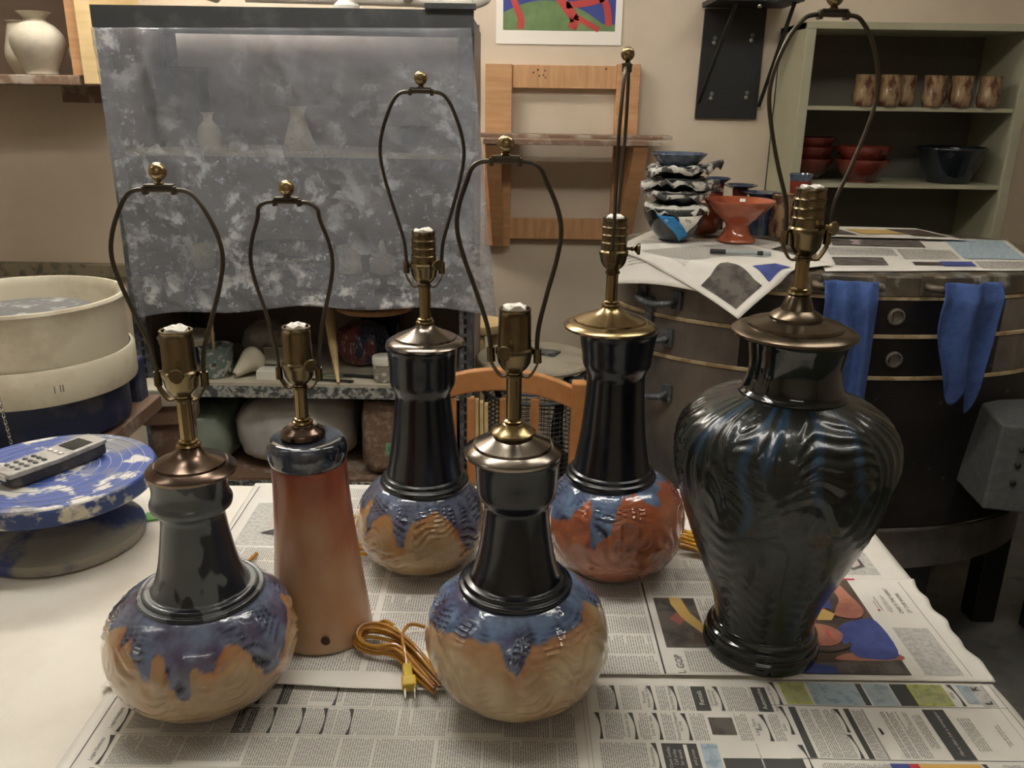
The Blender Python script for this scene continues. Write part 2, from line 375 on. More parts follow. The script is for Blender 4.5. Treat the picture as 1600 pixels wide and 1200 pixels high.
# coloured advertisements (upper row of the right page)
A.swoosh(.272 + .04, .818, .858); A.q(.322, .352, .82, .858, I_GRN); A.q(.355, .412, .82, .858, I_BLU); A.q(.413, .420, .82, .858, I_DK)
A.q(.422, .452, .82, .858, I_BLU); A.q(.454, .474, .82, .858, I_DK); A.q(.474, .516, .82, .858, I_GRN)
A.swoosh(.524, .82, .858); A.q(.533, .548, .825, .858, I_BLU); A.q(.549, .566, .82, .858, I_HALF)
A.word('Help', .006, .520, .838)
A.word('L', .012, .557, .826, bold=.0003); A.word('K', .012, .553, .851, bold=.0003)
A.word('.', .008, .556, .838)
for (x0, x1) in ((.326, .348), (.36, .405), (.425, .449), (.478, .512), (.535, .546)): A.column(x0, x1, .824, .854, .003, I_TXT, .0012)
A.q(.3, .575, .8175, .8181, I_DK)
# column 2
y0, y1 = cols[1]
A.swoosh(.100, y0, y1); A.column(.108, .128, y0, y1, .0024)
A.word('Condos for Sale', .0058, .133, .78); A.swoosh(.138, y0, y1); A.column(.146, .156, y0, y1, .0024)
A.word('Lots for Sale', .0062, .160, .78); A.swoosh(.165, y0, y1); A.column(.173, .184, y0, y1, .0024)
A.word('Waterfront Property\nfor Sale', .0052, .190, .78); A.swoosh(.197, y0, y1); A.column(.205, .221, y0, y1, .0024)
A.q(.225, .252, .768, .795, I_PGY); A.column(.255, .268, y0, y1, .0024)
A.word('Long Term\nRent', .006, .277, .78); A.swoosh(.285, y0, y1); A.column(.293, .303, y0, y1, .0024)
A.word('Sales', .006, .307, .78); A.swoosh(.311, .77, .815); A.q(.321, .329, .735, .815, I_DK)
# column 3
y0, y1 = cols[2]
A.column(.100, .150, y0, y1, .0024); A.word('Townhouses', .0056, .154, .733); A.swoosh(.157, y0, y1)
A.q(.166, .204, y0, y1, I_DK); A.q(.189, .193, y0 + .002, y1 - .002, I_PAPER, .0009)
for i, x in enumerate((.172, .178, .184, .198)): A.word(['Open Sunday', 'Call today', 'for details', 'and prices'][i], .0056, x, .733, m_halftone)
A.q(.208, .226, y0, y1, I_BLU); A.q(.228, .312, y0, .733, I_DK); A.q(.268, .2695, y0, y1, I_HALF, .0009)
A.swoosh(.315, y0, y1)
# right block: wide advertisement rows
for (x0, x1) in ((.333, .343), (.346, .356), (.359, .372)): A.column(x0, x1, .736, .812, .0024, I_TXT)
A.swoosh(.374, .775, .813); A.swoosh(.374, .735, .772); A.q(.3835, .390, .735, .814, I_DK); A.column(.392, .402, .736, .812, .0022)
A.q(.4035, .4062, .735, .814, I_TXT)
for (x0, x1) in ((.424, .427), (.431, .438), (.441, .452)): A.column(x0, x1, .737, .81, .0026)
A.column(.458, .468, .752, .805, .0026)
A.pl([(.412, .772), (.415, .774), (.414, .782), (.4115, .784)], I_BLK)
A.q(.4735, .498, .735, .814, I_DK); A.word('More than just a newspaper', .0062, .486, .775, m_halftone, shear=.3)
A.column(.507, .522, .748, .8, .003); A.column(.543, .548, .755, .79, .0034)
A.q(.3, .575, .7335, .7341, I_DK); A.q(.5735, .5748, .52, .86, I_TXT); A.q(.5635, .5643, .74, .86, I_TXT)
for (x0, x1, k) in ((.33, .40, I_TXT), (.52, .57, I_TXT)): A.column(x0, x1, .69, .728, .0024, k)
A.q(.402, .422, .69, .729, I_PBL); A.q(.422, .432, .69, .729, I_RED); A.q(.432, .497, .69, .729, I_ORG); A.swoosh(.5, .69, .729)
for (y0, y1) in cols[4:]: A.column(.1, .57, y0, y1, .0025)
A.done()

# --- middle sheet of plain text columns, with a curled near edge
def eB(x):
    return .831 + .012 * N3(x * 5, 3) * (1 if x < .05 else 0) + .036 * max(0, min(1, (x - .02) / .07))
def curlB(x, y):
    d = y - eB(x); k = max(0, 1 - d / .03)
    return k * k * (.004 + .006 * max(0, N3(x * 9, 1.3))) * (1 if x < .05 else .25)
B = Sheet('middle newspaper sheet of text columns with a curled near edge', lambda u, v: (-.470 + .83 * u, eB(-.470 + .83 * u) * (1 - v) + 1.165 * v), TZ + .0026, amp=.0008, seed=5, curl=curlB, n=(90, 50))
for k in range(7):
    y0 = .866 + k * .0425; y1 = y0 + .038
    for (x0, x1) in ((-.44, -.305), (-.30, -.18), (-.17, -.05), (-.04, .08), (.086, .1825)):
        if (y0 < .87 and x0 < -.1): pass
        B.column(x0, x1, y0, y1, .0033, hgt=.0016)
    if y0 > .905 and y0 < 1.03: pass
B.q(.1885, .1908, .868, 1.075, I_DK)
B.word('L GOP', .013, .211, .888, m_inkdk)
B.q(.200, .256, .922, 1.036, I_PGY)
B.pl([(.214, .985), (.226, 1.0), (.236, .985), (.226, .97)], I_SKIN)
B.pl([(.222, 1.036), (.222, 1.02), (.232, .985), (.25, .955), (.2555, .95), (.2555, .975), (.244, 1.0), (.238, 1.036)], I_YEL)
B.pl([(.236, .932), (.242, .955), (.255, .945), (.255, .93)], I_BRN)
for (x0, x1, y0, y1) in ((.221, .35, .873, .915), (.26, .35, .922, .96), (.26, .35, .965, 1.0), (.26, .35, 1.005, 1.036), (.2, .35, 1.042, 1.075), (.2, .35, 1.08, 1.115)):
    B.column(x0, x1, y0, y1, .0033, hgt=.0016)
B.done()

# --- right sheet with the colour photograph
def eC(v): return .572 + .010 * N3(v * 7, 9) + .010 * math.sin(v * 14) * .4
C = Sheet('right newspaper sheet with a colour photograph, frayed along the table edge', lambda u, v: (.33 + (eC(v) + .012 - .33) * u, .863 + .232 * v), TZ + .0030, amp=.0008, seed=11, n=(40, 50))
C.q(.345, .488, .873, 1.088, I_BRN)
C.pl([(.345, .873), (.488, .873), (.488, .905), (.345, .89)], I_PGY, .0012)
C.pl([(.41, .90), (.487, .902), (.487, .915), (.45, .918), (.42, .912)], I_SKIN, .0012, True)
C.pl([(.352, .89), (.36, .873), (.40, .873), (.40, .887), (.375, .893)], I_PBL, .0016)
C.pl([(.43, .925), (.44, .905), (.488, .91), (.489, .985), (.46, .985), (.436, .972), (.426, .95)], I_PBL, .0014, True)
C.pl([(.372, .95), (.39, .93), (.415, .93), (.430, .945), (.432, .96), (.415, .975), (.39, .975), (.376, .966)], I_SKIN, .0016, True)
C.pl([(.345, .985), (.43, .985), (.44, 1.0), (.43, 1.01), (.345, 1.005)], I_YEL, .0014)
C.pl([(.345, 1.01), (.43, 1.01), (.448, 1.06), (.44, 1.085), (.345, 1.085)], I_RED, .0012)
C.pl([(.41, 1.015), (.44, 1.012), (.445, 1.04), (.412, 1.04)], I_PBL, .0016)
C.pl([(.408, 1.052), (.425, 1.047), (.444, 1.050), (.43, 1.058), (.414, 1.058)], I_BRN, .0016, True)
C.pl([(.44, .995), (.466, .99), (.482, 1.01), (.476, 1.05), (.468, 1.085), (.452, 1.085), (.458, 1.04), (.444, 1.01)], I_SKIN, .0019, True)
C.pl([(.362, .962), (.372, .93), (.40, .915), (.432, .925), (.438, .94), (.43, .932), (.40, .926), (.38, .94), (.374, .965)], I_BRN, .0021, True)
for (ex, ey) in ((.392, .945), (.394, .962)): C.q(ex, ex + .005, ey, ey + .004, I_BRN, .0024)
C.q(.4135, .4165, .946, .960, I_RED, .0024)
C.q(.40, .50, 1.0885, 1.0925, I_RED, .0008)
C.q(.505, .552, .874, .972, I_HALF)
C.column(.508, .522, .885, .96, .003); C.column(.538, .542, .89, .955, .003)
C.word('CARE IS THE HEART', .0078, .533, 1.035, m_inkdk, xs=.9); C.word('OF OUR WORK', .0078, .545, 1.03, m_inkdk, xs=.9)
C.pl([(.516, 1.012), (.520, 1.006), (.5235, 1.012), (.523, 1.045), (.519, 1.05)], I_HALF); C.q(.5085, .5105, 1.012, 1.045, I_TXT); C.q(.504, .5065, 1.014, 1.035, I_PNK); C.q(.503, .506, 1.010, 1.014, I_RED)
C.q(.560, .5612, .872, 1.085, I_TXT)
C.done()

# --- back right sheet, its corner free past the vase
D = Sheet('back right newspaper sheet whose corner sticks out behind the dark vase', lambda u, v: (.24 + .346 * u, 1.085 + .187 * v), TZ + .0018, seed=21, n=(34, 20))
D.q(.48, .545, 1.105, 1.20, I_HALF)
D.pl([(.49, 1.13), (.51, 1.118), (.53, 1.128), (.53, 1.15), (.505, 1.158), (.49, 1.148)], I_PGY)
D.pl([(.497, 1.132), (.512, 1.124), (.525, 1.133), (.525, 1.147), (.507, 1.152), (.497, 1.146)], I_PNK, .0012)
D.pl([(.49, 1.172), (.51, 1.162), (.532, 1.168), (.526, 1.182), (.5, 1.186)], I_PGY)
D.column(.505, .54, 1.205, 1.235, .006, I_TXT, .0012); D.column(.26, .46, 1.1, 1.14, .0033); D.column(.26, .46, 1.145, 1.185, .0033)
D.done()

# --- back sheet along the far edge of the table
E_ = Sheet('back newspaper sheet along the far table edge with a grey photograph', lambda u, v: (-.454 + .80 * u + (.006 * (1 - v)), 1.10 + .29 * v), TZ + .0010, seed=31, n=(80, 30))
E_.q(-.443, -.4415, 1.16, 1.375, I_DK); E_.q(-.425, -.30, 1.115, 1.31, I_HALF)
E_.pl([(-.39, 1.235), (-.37, 1.215), (-.34, 1.22), (-.335, 1.25), (-.36, 1.265), (-.385, 1.258)], I_PNK); E_.pl([(-.395, 1.205), (-.36, 1.195), (-.335, 1.215), (-.37, 1.222)], I_PGY, .0012)
for k in range(5):
    for (x0, x1) in ((-.29, -.15), (-.14, 0), (.01, .14), (.15, .235)): E_.column(x0, x1, 1.165 + k * .0425, 1.203 + k * .0425, .0033, hgt=.0016)
E_.column(.245, .29, 1.325, 1.352, .0036); E_.q(.24, .34, 1.362, 1.385, I_HALF)
for i, (x, n) in enumerate(((.294, 3), (.318, 3))):
    y = 1.21
    for k in range(4): E_.q(x, x + .011, y, y + .02 + .008 * ((k * 7 + i) % 2), I_DK); y += .031
E_.done()
t = MB().box((0, 0, .002), (.05, .028, .004)).build('green_scraper', M('green_card', srgb(96, 168, 70), rough=.6), smooth=False)
t.location = (-.57, 1.262, TZ + .0); t.rotation_euler.z = R(20); tag(t, 'small green plastic scrap on the table behind the slate-necked lamp', 'scraper')

# ------------------------------------------------------------------ lamps
def glaze_mat(name, base1, base2, base3, blue1, blue2, wave=0):
    m = bpy.data.materials.new(name); m.use_nodes = True; nt = m.node_tree; N = nt.nodes; L = nt.links; b = N['Principled BSDF']
    b.inputs['Roughness'].default_value = .09; b.inputs['Coat Weight'].default_value = .8; b.inputs['Coat Roughness'].default_value = .02
    at = N.new('ShaderNodeAttribute'); at.attribute_name = 'glaze'; tc = N.new('ShaderNodeTexCoord')
    sp = N.new('ShaderNodeSeparateColor'); L.new(at.outputs['Color'], sp.inputs[0])
    def nz(s, lo, hi, d=5, st=None):
        n = N.new('ShaderNodeTexNoise'); n.inputs['Scale'].default_value = s; n.inputs['Detail'].default_value = d
        if st:
            mp = N.new('ShaderNodeMapping'); mp.inputs['Scale'].default_value = st; L.new(tc.outputs['Object'], mp.inputs[0]); L.new(mp.outputs[0], n.inputs['Vector'])
        else: L.new(tc.outputs['Object'], n.inputs['Vector'])
        r = N.new('ShaderNodeMapRange'); r.inputs[1].default_value = lo; r.inputs[2].default_value = hi; L.new(n.outputs['Fac'], r.inputs[0]); return r.outputs[0]
    def mix(f, a, c):
        x = N.new('ShaderNodeMix'); x.data_type = 'RGBA'; L.new(f, x.inputs[0])
        for i, v in ((6, a), (7, c)):
            if isinstance(v, tuple): x.inputs[i].default_value = v
            else: L.new(v, x.inputs[i])
        return x.outputs[2]
    body = mix(nz(16, .42, .62), base1, base2)
    body = mix(sp.outputs[1], body, base3)                    # amber band right below the blue
    blue = mix(nz(26, .42, .6), blue1, blue2)
    blue = mix(sp.outputs[2], blue, srgb(26, 28, 44))         # combed grooves where the glaze pooled dark
    c = mix(sp.outputs[0], body, blue); L.new(c, b.inputs['Base Color'])
    bp = N.new('ShaderNodeBump'); bp.inputs['Strength'].default_value = .45; bp.inputs['Distance'].default_value = .0022
    n = N.new('ShaderNodeTexNoise'); n.inputs['Scale'].default_value = 95; n.inputs['Detail'].default_value = 3; L.new(tc.outputs['Object'], n.inputs['Vector'])
    L.new(n.outputs['Fac'], bp.inputs['Height']); L.new(bp.outputs[0], b.inputs['Normal'])
    return m

def interp(tab, x):
    if x <= tab[0][0]: return tab[0][1]
    for (a, b), (c, d) in zip(tab, tab[1:]):
        if x <= c:
            u = (x - a) / (c - a); u = u * u * (3 - 2 * u); return b + (d - b) * u
    return tab[-1][1]

def bulb(root, prof, drips, mat, seed, yaw, relief=.0016):
    """globe body: lathe with carved relief, glaze colour stored per vertex"""
    P = [Vector((r, z, 0)) for r, z in prof] + [Vector((.050, prof[-1][1] + .003, 0))]; prof = [(p.x, p.y) for p in spline(P, 9)]
    seg = 288; mb = MB(); cols_ = []; n = len(prof)
    zmax = prof[-1][1]
    for i, (r, z) in enumerate(prof):
        for k in range(seg):
            a = 2 * math.pi * k / seg; deg = math.degrees((a - yaw + math.pi) % (2 * math.pi) - math.pi)
            wob = .004 * N3(math.cos(a) * 6 + seed, math.sin(a) * 6, z * 50)
            zb = interp(drips, deg) + wob
            g = max(0, min(1, (z - zb) / .0025 + .5))
            amb = max(0, 1 - abs(z - zb) / .028) * max(0, .5 + .9 * N3(math.cos(a) * 3 + seed, math.sin(a) * 3, 4)) * 1.1
            patch = N3(math.cos(a) * 2.3 + seed, math.sin(a) * 2.3, z * 14)
            comb = math.sin(z * 1500 + 9 * N3(math.cos(a) * 3, math.sin(a) * 3 + seed, z * 20) + 24 * a * (1 if patch > 0 else -1) * .6)
            top = max(0, min(1, (zmax * .96 - z) / (zmax * .1))); low = max(0, min(1, (z - .02) / .03))
            mk = max(0, min(1, abs(patch) * 6 - .35)) * top * low
            rr = r + relief * comb * mk
            dark = max(0, -comb) * mk * 1.0 + max(0, N3(math.cos(a) * 9, math.sin(a) * 9, z * 90 + seed)) * .6
            mb.v.append((rr * math.sin(a), -rr * math.cos(a), z)); cols_.append((g, min(1, max(0, amb)), min(1, dark), 1))
    for i in range(n - 1):
        for k in range(seg):
            l = (k + 1) % seg; mb.f.append((i * seg + k, i * seg + l, (i + 1) * seg + l, (i + 1) * seg + k)); mb.mi.append(0)
    mb.f.append(tuple(range(seg))[::-1]); mb.mi.append(0)
    me = mb.mesh('ceramic_body', mat, True, 60)
    ca = me.color_attributes.new('glaze', 'FLOAT_COLOR', 'POINT')
    ca.data.foreach_set('color', [q for c in cols_ for q in c])
    o = bpy.data.objects.new('ceramic_body', me); col.objects.link(o); o.parent = root; return o

def hardware(root, x, z, zc, zp, zh, zs, zt, zsad, zfin, cap, rim, ringed, hyaw, kyaw, capmat, keyside=.0, wide=.0535, lean=0, metal=None):
    """cap, pipe, socket with key, harp with saddle, finial; heights above the table"""
    metal = metal or m_brass
    if cap == 'cone':
        prof = [(rim - .004, z - .005), (rim, z - .003), (rim + .0005, z), (rim * .97, z + .0022), (rim * .82, z + .0065), (rim * .785, z + .0062), (rim * .775, z + .0085),
                (rim * .60, z + .0125), (rim * .43, z + (zc - z) * .62), (.0135, zc - .004), (.011, zc)]
    elif cap == 'disc':
        prof = [(rim - .006, z - .006), (rim, z - .003), (rim, z), (rim * .96, z + .002), (rim * .80, z + .006), (rim * .765, z + .0058), (rim * .755, z + .009), (rim * .55, z + .012), (.029, z + .0145),
                (.029, z + .017), (.0265, z + .02), (.018, z + .025), (.0135, zc - .003), (.011, zc)]
    else:
        prof = [(rim - .002, z - .004), (rim, z - .002), (rim, z + .003), (rim * .92, z + .006), (rim * .72, z + .009), (rim * .66, z + .012), (.0125, zc - .002), (.011, zc)]
    o = MB().lathe(prof, 64, (x, 0, 0)).build('vase_cap', capmat, root)
    MB().lathe([(.009, zc - .002), (.0118, zc), (.0128, zc + .002), (.0118, zc + .004), (.0095, zc + .005), (.0105, zc + .007), (.0085, zc + .0085)], 32, (x, 0, 0)).build('collar', m_brasslt, root)
    if cap == 'conebell':
        pass
    MB().lathe([(.0074, zc + .006), (.0074, zp)], 24, (x, 0, 0), fn=lambda r, q, a: (r + .0005 * math.cos(8 * a), q)).build('neck_pipe', m_brasslt, root, angle=60)
    # socket
    s = MB(); h = zt - zs
    s.lathe([(.0065, zp - .012), (.0075, zp - .008), (.0085, zp - .002), (.013, zp + .002), (.0165, zp + .008), (.018, zs - .004), (.0192, zs - .002), (.0192, zs + .002), (.0175, zs + .004)], 40, (x, 0, 0))
    so = s.build('socket', metal, root)
    sh = [(.0172, zs + .003)]
    rr = .0162
    if ringed:
        for f in (.30, .52, .74):
            q = zs + h * f; sh += [(rr + .0004, q - .002), (rr + .0004, q - .0008), (rr + .0012, q), (rr + .0002, q + .0011), (rr - .0004, q + .003)]
    else: sh += [(rr + .0006, zs + .008), (rr, zt - .008)]
    sh += [(rr - .0006, zt - .003), (rr + .0002, zt - .0012), (rr - .0002, zt), (rr - .002, zt), (rr - .0022, zt - .012), (.0001, zt - .012)]
    MB().lathe(sh, 40, (x, 0, 0)).build('socket_shell', metal, so)
    ka = kyaw; kd = Vector((math.sin(ka), -math.cos(ka), 0)); kz = zs + .006
    c0 = Vector((x, 0, kz)); k = MB(); k.tube([c0 + kd * .014, c0 + kd * .021, c0 + kd * .024, c0 + kd * .027], [.002, .002, .0032, .002], 10)
    T = Matrix.Rotation(ka, 4, 'Z') @ Matrix.Rotation(R(90), 4, 'X')
    k.lathe([(.0015, .026), (.0062, .030), (.0075, .031), (.0075, .0335), (.0066, .0345), (.0001, .0345)], 24, c0, T)
    k.build('switch_key', metal, so)
    p = MB(); rnd = random.Random(int(zt * 9999))
    p.lathe([(.0138, zt - .004), (.0132, zt + .001), (.008, zt + .002), (.0001, zt - .001)], 12, (x, 0, 0), fn=lambda r, q, a: (r * (1 - .25 * rnd.random()), q + .004 * rnd.random() - .001))
    p.build('paper_wad', m_tissue, so)
    # harp
    H = MB(); ca, sa = math.cos(hyaw), math.sin(hyaw); top = zsad - .0035
    def hp(u, q): return (x + lean * (q - zh) + u * ca, u * sa, q)
    shape = [(.0235, 0), (.0238, .07), (.0265, .17), (.0375, .34), (.0485, .52), (.0535, .66), (.0500, .78), (.0405, .90), (.0330, .962), (.0255, .992), (.015, 1.0), (0, 1.0)]
    shape = [(u if u < .024 else u * wide / .0535 if u > .035 else u, f) for u, f in shape]
    for sgn in (-1, 1):
        pts = spline([hp(sgn * u, zh + .006 + (top - zh - .006) * f) for u, f in shape], 6); H.tube(pts, .0023, 8)
    ho = H.build('harp', m_harp, root)
    S = MB()
    zb = zp - .006
    for sgn in (-1, 1):
        S.tube([hp(sgn * .0236, zh - .002), hp(sgn * .0236, zh + .013)], .0042, 10)
        pts = [hp(sgn * .006, zb), hp(sgn * .014, zb - .001), hp(sgn * .020, zb + .006), hp(sgn * .0238, zb + .014), hp(sgn * .0236, zh + .002)]
        sp_ = spline(pts, 4)
        for a, b in zip(sp_, sp_[1:]): S.bar(a, b + (b - a) * .15, .0085, .0016, side=(-sa, ca, 0))
    S.lathe([(.0065, zb - .0012), (.0098, zb - .0012), (.0098, zb + .0012), (.0065, zb + .0012)], 20, (x, 0, 0))
    S.build('harp_saddle', metal, ho)
    cl = MB(); xx = x + lean * (zsad - zh)
    Tm = Matrix.Rotation(hyaw, 4, 'Z')
    cl.box((xx, 0, zsad - .003), (.031, .0085, .004), M_=Tm); cl.box((xx, 0, zsad + .0008), (.027, .012, .0022), M_=Tm)
    for sgn in (-1, 1): cl.box((xx + sgn * .0135 * ca, sgn * .0135 * sa, zsad - .004), (.004, .010, .008), M_=Tm)
    cl.build('harp_clip', m_harp, ho, smooth=False, bevel=.0008)
    f = MB(); f.lathe([(.0038, zsad + .001), (.0045, zsad + .003), (.003, zsad + .005), (.0036, zfin - .0072)], 16, (xx, 0, 0)); f.ball((xx, 0, zfin), .0086, 20)
    f.build('finial', m_brasslt, root)

def neck(root, x, prof, mat, name='ceramic_neck', seg=96):
    q = [(p.x, p.y) for p in spline([Vector((r, z, 0)) for r, z in prof], 4)]
    return MB().lathe(q, seg, (x, 0, 0)).build(name, mat, root, angle=50)

def cord_coil(root, mat, pts, r=.0028, name='cord'):
    mb = MB()
    for p in pts: mb.tube(spline(p, 6), r, 8)
    return mb.build(name, mat, root)

LG = 'ceramic table lamps without shades on the newspaper'
BZ = TZ + .0050
tan1, tan2 = srgb(194, 164, 122), srgb(166, 138, 102)

# lamp with slate neck (front left)
x0, y0 = -.347, .831
r1 = thing('table_lamp', 'globe lamp with mottled slate-grey neck, front left of the table', 'lamp', (x0, y0, BZ), 0, LG)
yw = math.atan2(-x0, y0)
d1 = [(-180,.09),(-60,.11),(-41,.12),(-36,.11),(-31,.117),(-20,.10),(-13,.086),(-10,.088),(-9,.106),(-6,.110),(-2,.108),(0,.095),(3,.078),(8,.062),(12,.066),(14,.094),(16,.098),(22,.091),(26,.092),(30,.103),(37,.110),(43,.108),(48,.100),(51,.078),(58,.061),(66,.060),(71,.073),(80,.088),(90,.10),(101,.115),(120,.09),(180,.09)]
bulb(r1, [(.050, 0), (.060, .003), (.083, .018), (.099, .042), (.1046, .072), (.0975, .102), (.080, .122), (.066, .131)], d1, glaze_mat('drip_glaze_slate', tan1, tan2, srgb(176, 108, 58), srgb(108, 120, 148), srgb(88, 80, 106)), 3, 0)
neck(r1, .005, [(.066, .129), (.068, .132), (.0665, .135), (.0620, .1345), (.0605, .138), (.0575, .139), (.052, .139), (.049, .145), (.0424, .165), (.0372, .193), (.0338, .218), (.0338, .226), (.0360, .231), (.0415, .235), (.0428, .242), (.0405, .247), (.0390, .256), (.0398, .266), (.0410, .274), (.036, .276)], m_slate)
hardware(r1, .009, .278, .303, .362, .372, .384, .429, .570, .5835, 'cone', .0462, False, R(2), R(14), m_bronze)
cord_coil(r1, m_cord, [[(.0, .10, .006), (-.005, .16, .004), (-.02, .24, .004), (-.035, .265, .005), (-.03, .30, .004)]])

# tall orange cone lamp
x0, y0 = -.239, .953
r2 = thing('table_lamp', 'tall orange-red cone lamp with a grey-blue ring top', 'lamp', (x0, y0, BZ), 0, LG)
mc = bpy.data.materials.new('flame_glaze'); mc.use_nodes = True; nt = mc.node_tree; N = nt.nodes; L = nt.links; b = N['Principled BSDF']
b.inputs['Roughness'].default_value = .32; b.inputs['Coat Weight'].default_value = .15
tc = N.new('ShaderNodeTexCoord'); sx = N.new('ShaderNodeSeparateXYZ'); L.new(tc.outputs['Object'], sx.inputs[0])
nz = N.new('ShaderNodeTexNoise'); nz.inputs['Scale'].default_value = 13; nz.inputs['Detail'].default_value = 4
mp = N.new('ShaderNodeMapping'); mp.inputs['Scale'].default_value = (1, 1, .6); L.new(tc.outputs['Object'], mp.inputs[0]); L.new(mp.outputs[0], nz.inputs['Vector'])
ma = N.new('ShaderNodeMath'); ma.operation = 'MULTIPLY_ADD'; ma.inputs[1].default_value = .34; L.new(nz.outputs['Fac'], ma.inputs[0]); L.new(sx.outputs['Z'], ma.inputs[2])
rp = N.new('ShaderNodeValToRGB'); e = rp.color_ramp.elements
e[0].position = .17; e[0].color = srgb(200, 164, 126); e[1].position = .42; e[1].color = srgb(142, 62, 38)
q = e.new(.27); q.color = srgb(190, 140, 100); q = e.new(.34); q.color = srgb(174, 98, 62)
L.new(ma.outputs[0], rp.inputs[0]); L.new(rp.outputs[0], b.inputs['Base Color'])
bp = N.new('ShaderNodeBump'); bp.inputs['Strength'].default_value = .15; bp.inputs['Distance'].default_value = .002; L.new(nz.outputs['Fac'], bp.inputs['Height']); L.new(bp.outputs[0], b.inputs['Normal'])
o = neck(r2, 0, [(.050, 0), (.0595, .0), (.0622, .004), (.0618, .012), (.0602, .03), (.0568, .06), (.0533, .099), (.0495, .14), (.0474, .171), (.0455, .205), (.0446, .232), (.040, .236)], mc, 'ceramic_body', 128)
for v in o.data.vertices: v.co.x += -.005 * min(1, v.co.z / .22)
MB().lathe([(.001, -.0004), (.0052, -.0004), (.0058, .0006), (.001, .0006)], 20, (.016, -.0603, .022), Matrix.Rotation(R(84), 4, 'X')).build('cord_hole', M('hole_dark', srgb(84, 50, 30), rough=.8), o)
neck(r2, -.006, [(.040, .232), (.0448, .236), (.0470, .243), (.0476, .251), (.0465, .259), (.043, .2645), (.037, .266), (.020, .2655), (.001, .2655)], m_slatering, 'ceramic_ring')
hardware(r2, -.010, .2695, .283, .335, .340, .357, .402, .546, .5575, 'bell', .0262, False, R(-3), R(38), m_bronze, wide=.0465)

# navy-necked lamp at the back left
x0, y0 = -.130, 1.129
r3 = thing('table_lamp', 'navy-necked globe lamp with blue drips over tan, back row behind the cone lamp', 'lamp', (x0, y0, BZ), 0, LG)
yw = math.atan2(-x0, y0)
d3 = [(-180,.1),(-80,.09),(-63,.10),(-61,.117),(-55,.115),(-52,.09),(-48,.071),(-45,.08),(-42,.095),(-35,.103),(-29,.107),(-25,.108),(-21,.10),(-18,.087),(-14,.072),(-9,.070),(-6,.091),(-1,.103),(8,.108),(16,.114),(21,.115),(27,.11),(32,.102),(38,.087),(43,.066),(50,.05),(57,.048),(62,.056),(68,.08),(90,.1),(180,.1)]
bulb(r3, [(.048, 0), (.056, .003), (.076, .019), (.0895, .041), (.0945, .066), (.0885, .093), (.075, .115), (.062, .127)], d3, glaze_mat('drip_glaze_tan', srgb(178, 150, 108), srgb(158, 126, 84), srgb(180, 108, 40), srgb(106, 120, 150), srgb(92, 92, 118)), 13, 0)
neck(r3, .006, [(.062, .125), (.0635, .129), (.063, .134), (.058, .137), (.0575, .141), (.0545, .143), (.0525, .149), (.0455, .194), (.041, .235), (.0386, .258), (.0388, .264), (.0415, .270), (.0450, .278), (.0458, .29), (.0462, .305), (.0476, .323), (.0500, .331), (.043, .333)], m_navy)
hardware(r3, .011, .336, .362, .420, .433, .441, .487, .663, .6755, 'cone', .0535, True, R(0), yw + R(32), m_pewter)
pts = [[(-.085 - .012 * math.sin(t), .03 + .035 * math.cos(t * 1.3) , .004 + .0045 * k) for t in [j * .7 for j in range(10)]] for k in range(6)]
cord_coil(r3, m_cordy, [spline([(-.065, .0, .006 + .006 * k), (-.098 - .006 * (k % 3), -.002 + .01 * k, .012 + .005 * k), (-.104 + .004 * (k % 2), .05 + .008 * k, .008 + .004 * k), (-.08, .085, .006 + .003 * k), (-.062, .04, .006 + .005 * k)], 5) for k in range(6)])

# front centre lamp
x0, y0 = .010, .833
r4 = thing('table_lamp', 'globe lamp with glossy black neck and pewter cap, front centre of the table', 'lamp', (x0, y0, BZ), 0, LG)
yw = math.atan2(-x0, y0)
d4 = [(-180,.1),(-100,.09),(-85,.096),(-73,.106),(-53,.117),(-42,.12),(-29,.122),(-13,.123),(-10,.118),(-8,.109),(-5,.101),(0,.098),(3,.104),(6,.117),(10,.123),(23,.126),(46,.125),(56,.127),(60,.134),(74,.134),(85,.12),(110,.1),(180,.1)]
bulb(r4, [(.048, 0), (.058, .004), (.083, .025), (.098, .051), (.1030, .081), (.0955, .112), (.079, .131), (.060, .143)], d4, glaze_mat('drip_glaze_cream', srgb(198, 174, 132), srgb(176, 138, 98), srgb(176, 110, 62), srgb(104, 130, 168), srgb(80, 82, 116)), 23, 0)
neck(r4, -.003, [(.061, .140), (.063, .144), (.0625, .148), (.0575, .150), (.0565, .154), (.0535, .155), (.049, .158), (.0445, .172), (.0405, .190), (.0368, .215), (.0350, .236), (.0354, .243), (.0390, .249), (.0425, .256), (.0435, .268), (.0440, .280), (.0452, .292), (.047, .299), (.041, .301)], m_navy)
hardware(r4, -.008, .303, .330, .392, .402, .412, .456, .601, .613, 'cone', .0515, False, R(-4), R(-17), m_pewter, lean=-.055, wide=.0505)
MB().lathe([(.021, .3205), (.0235, .323), (.0235, .325), (.020, .328), (.014, .331), (.012, .334)], 40, (-.008, 0, 0)).build('bell_washer', m_brasslt, r4)
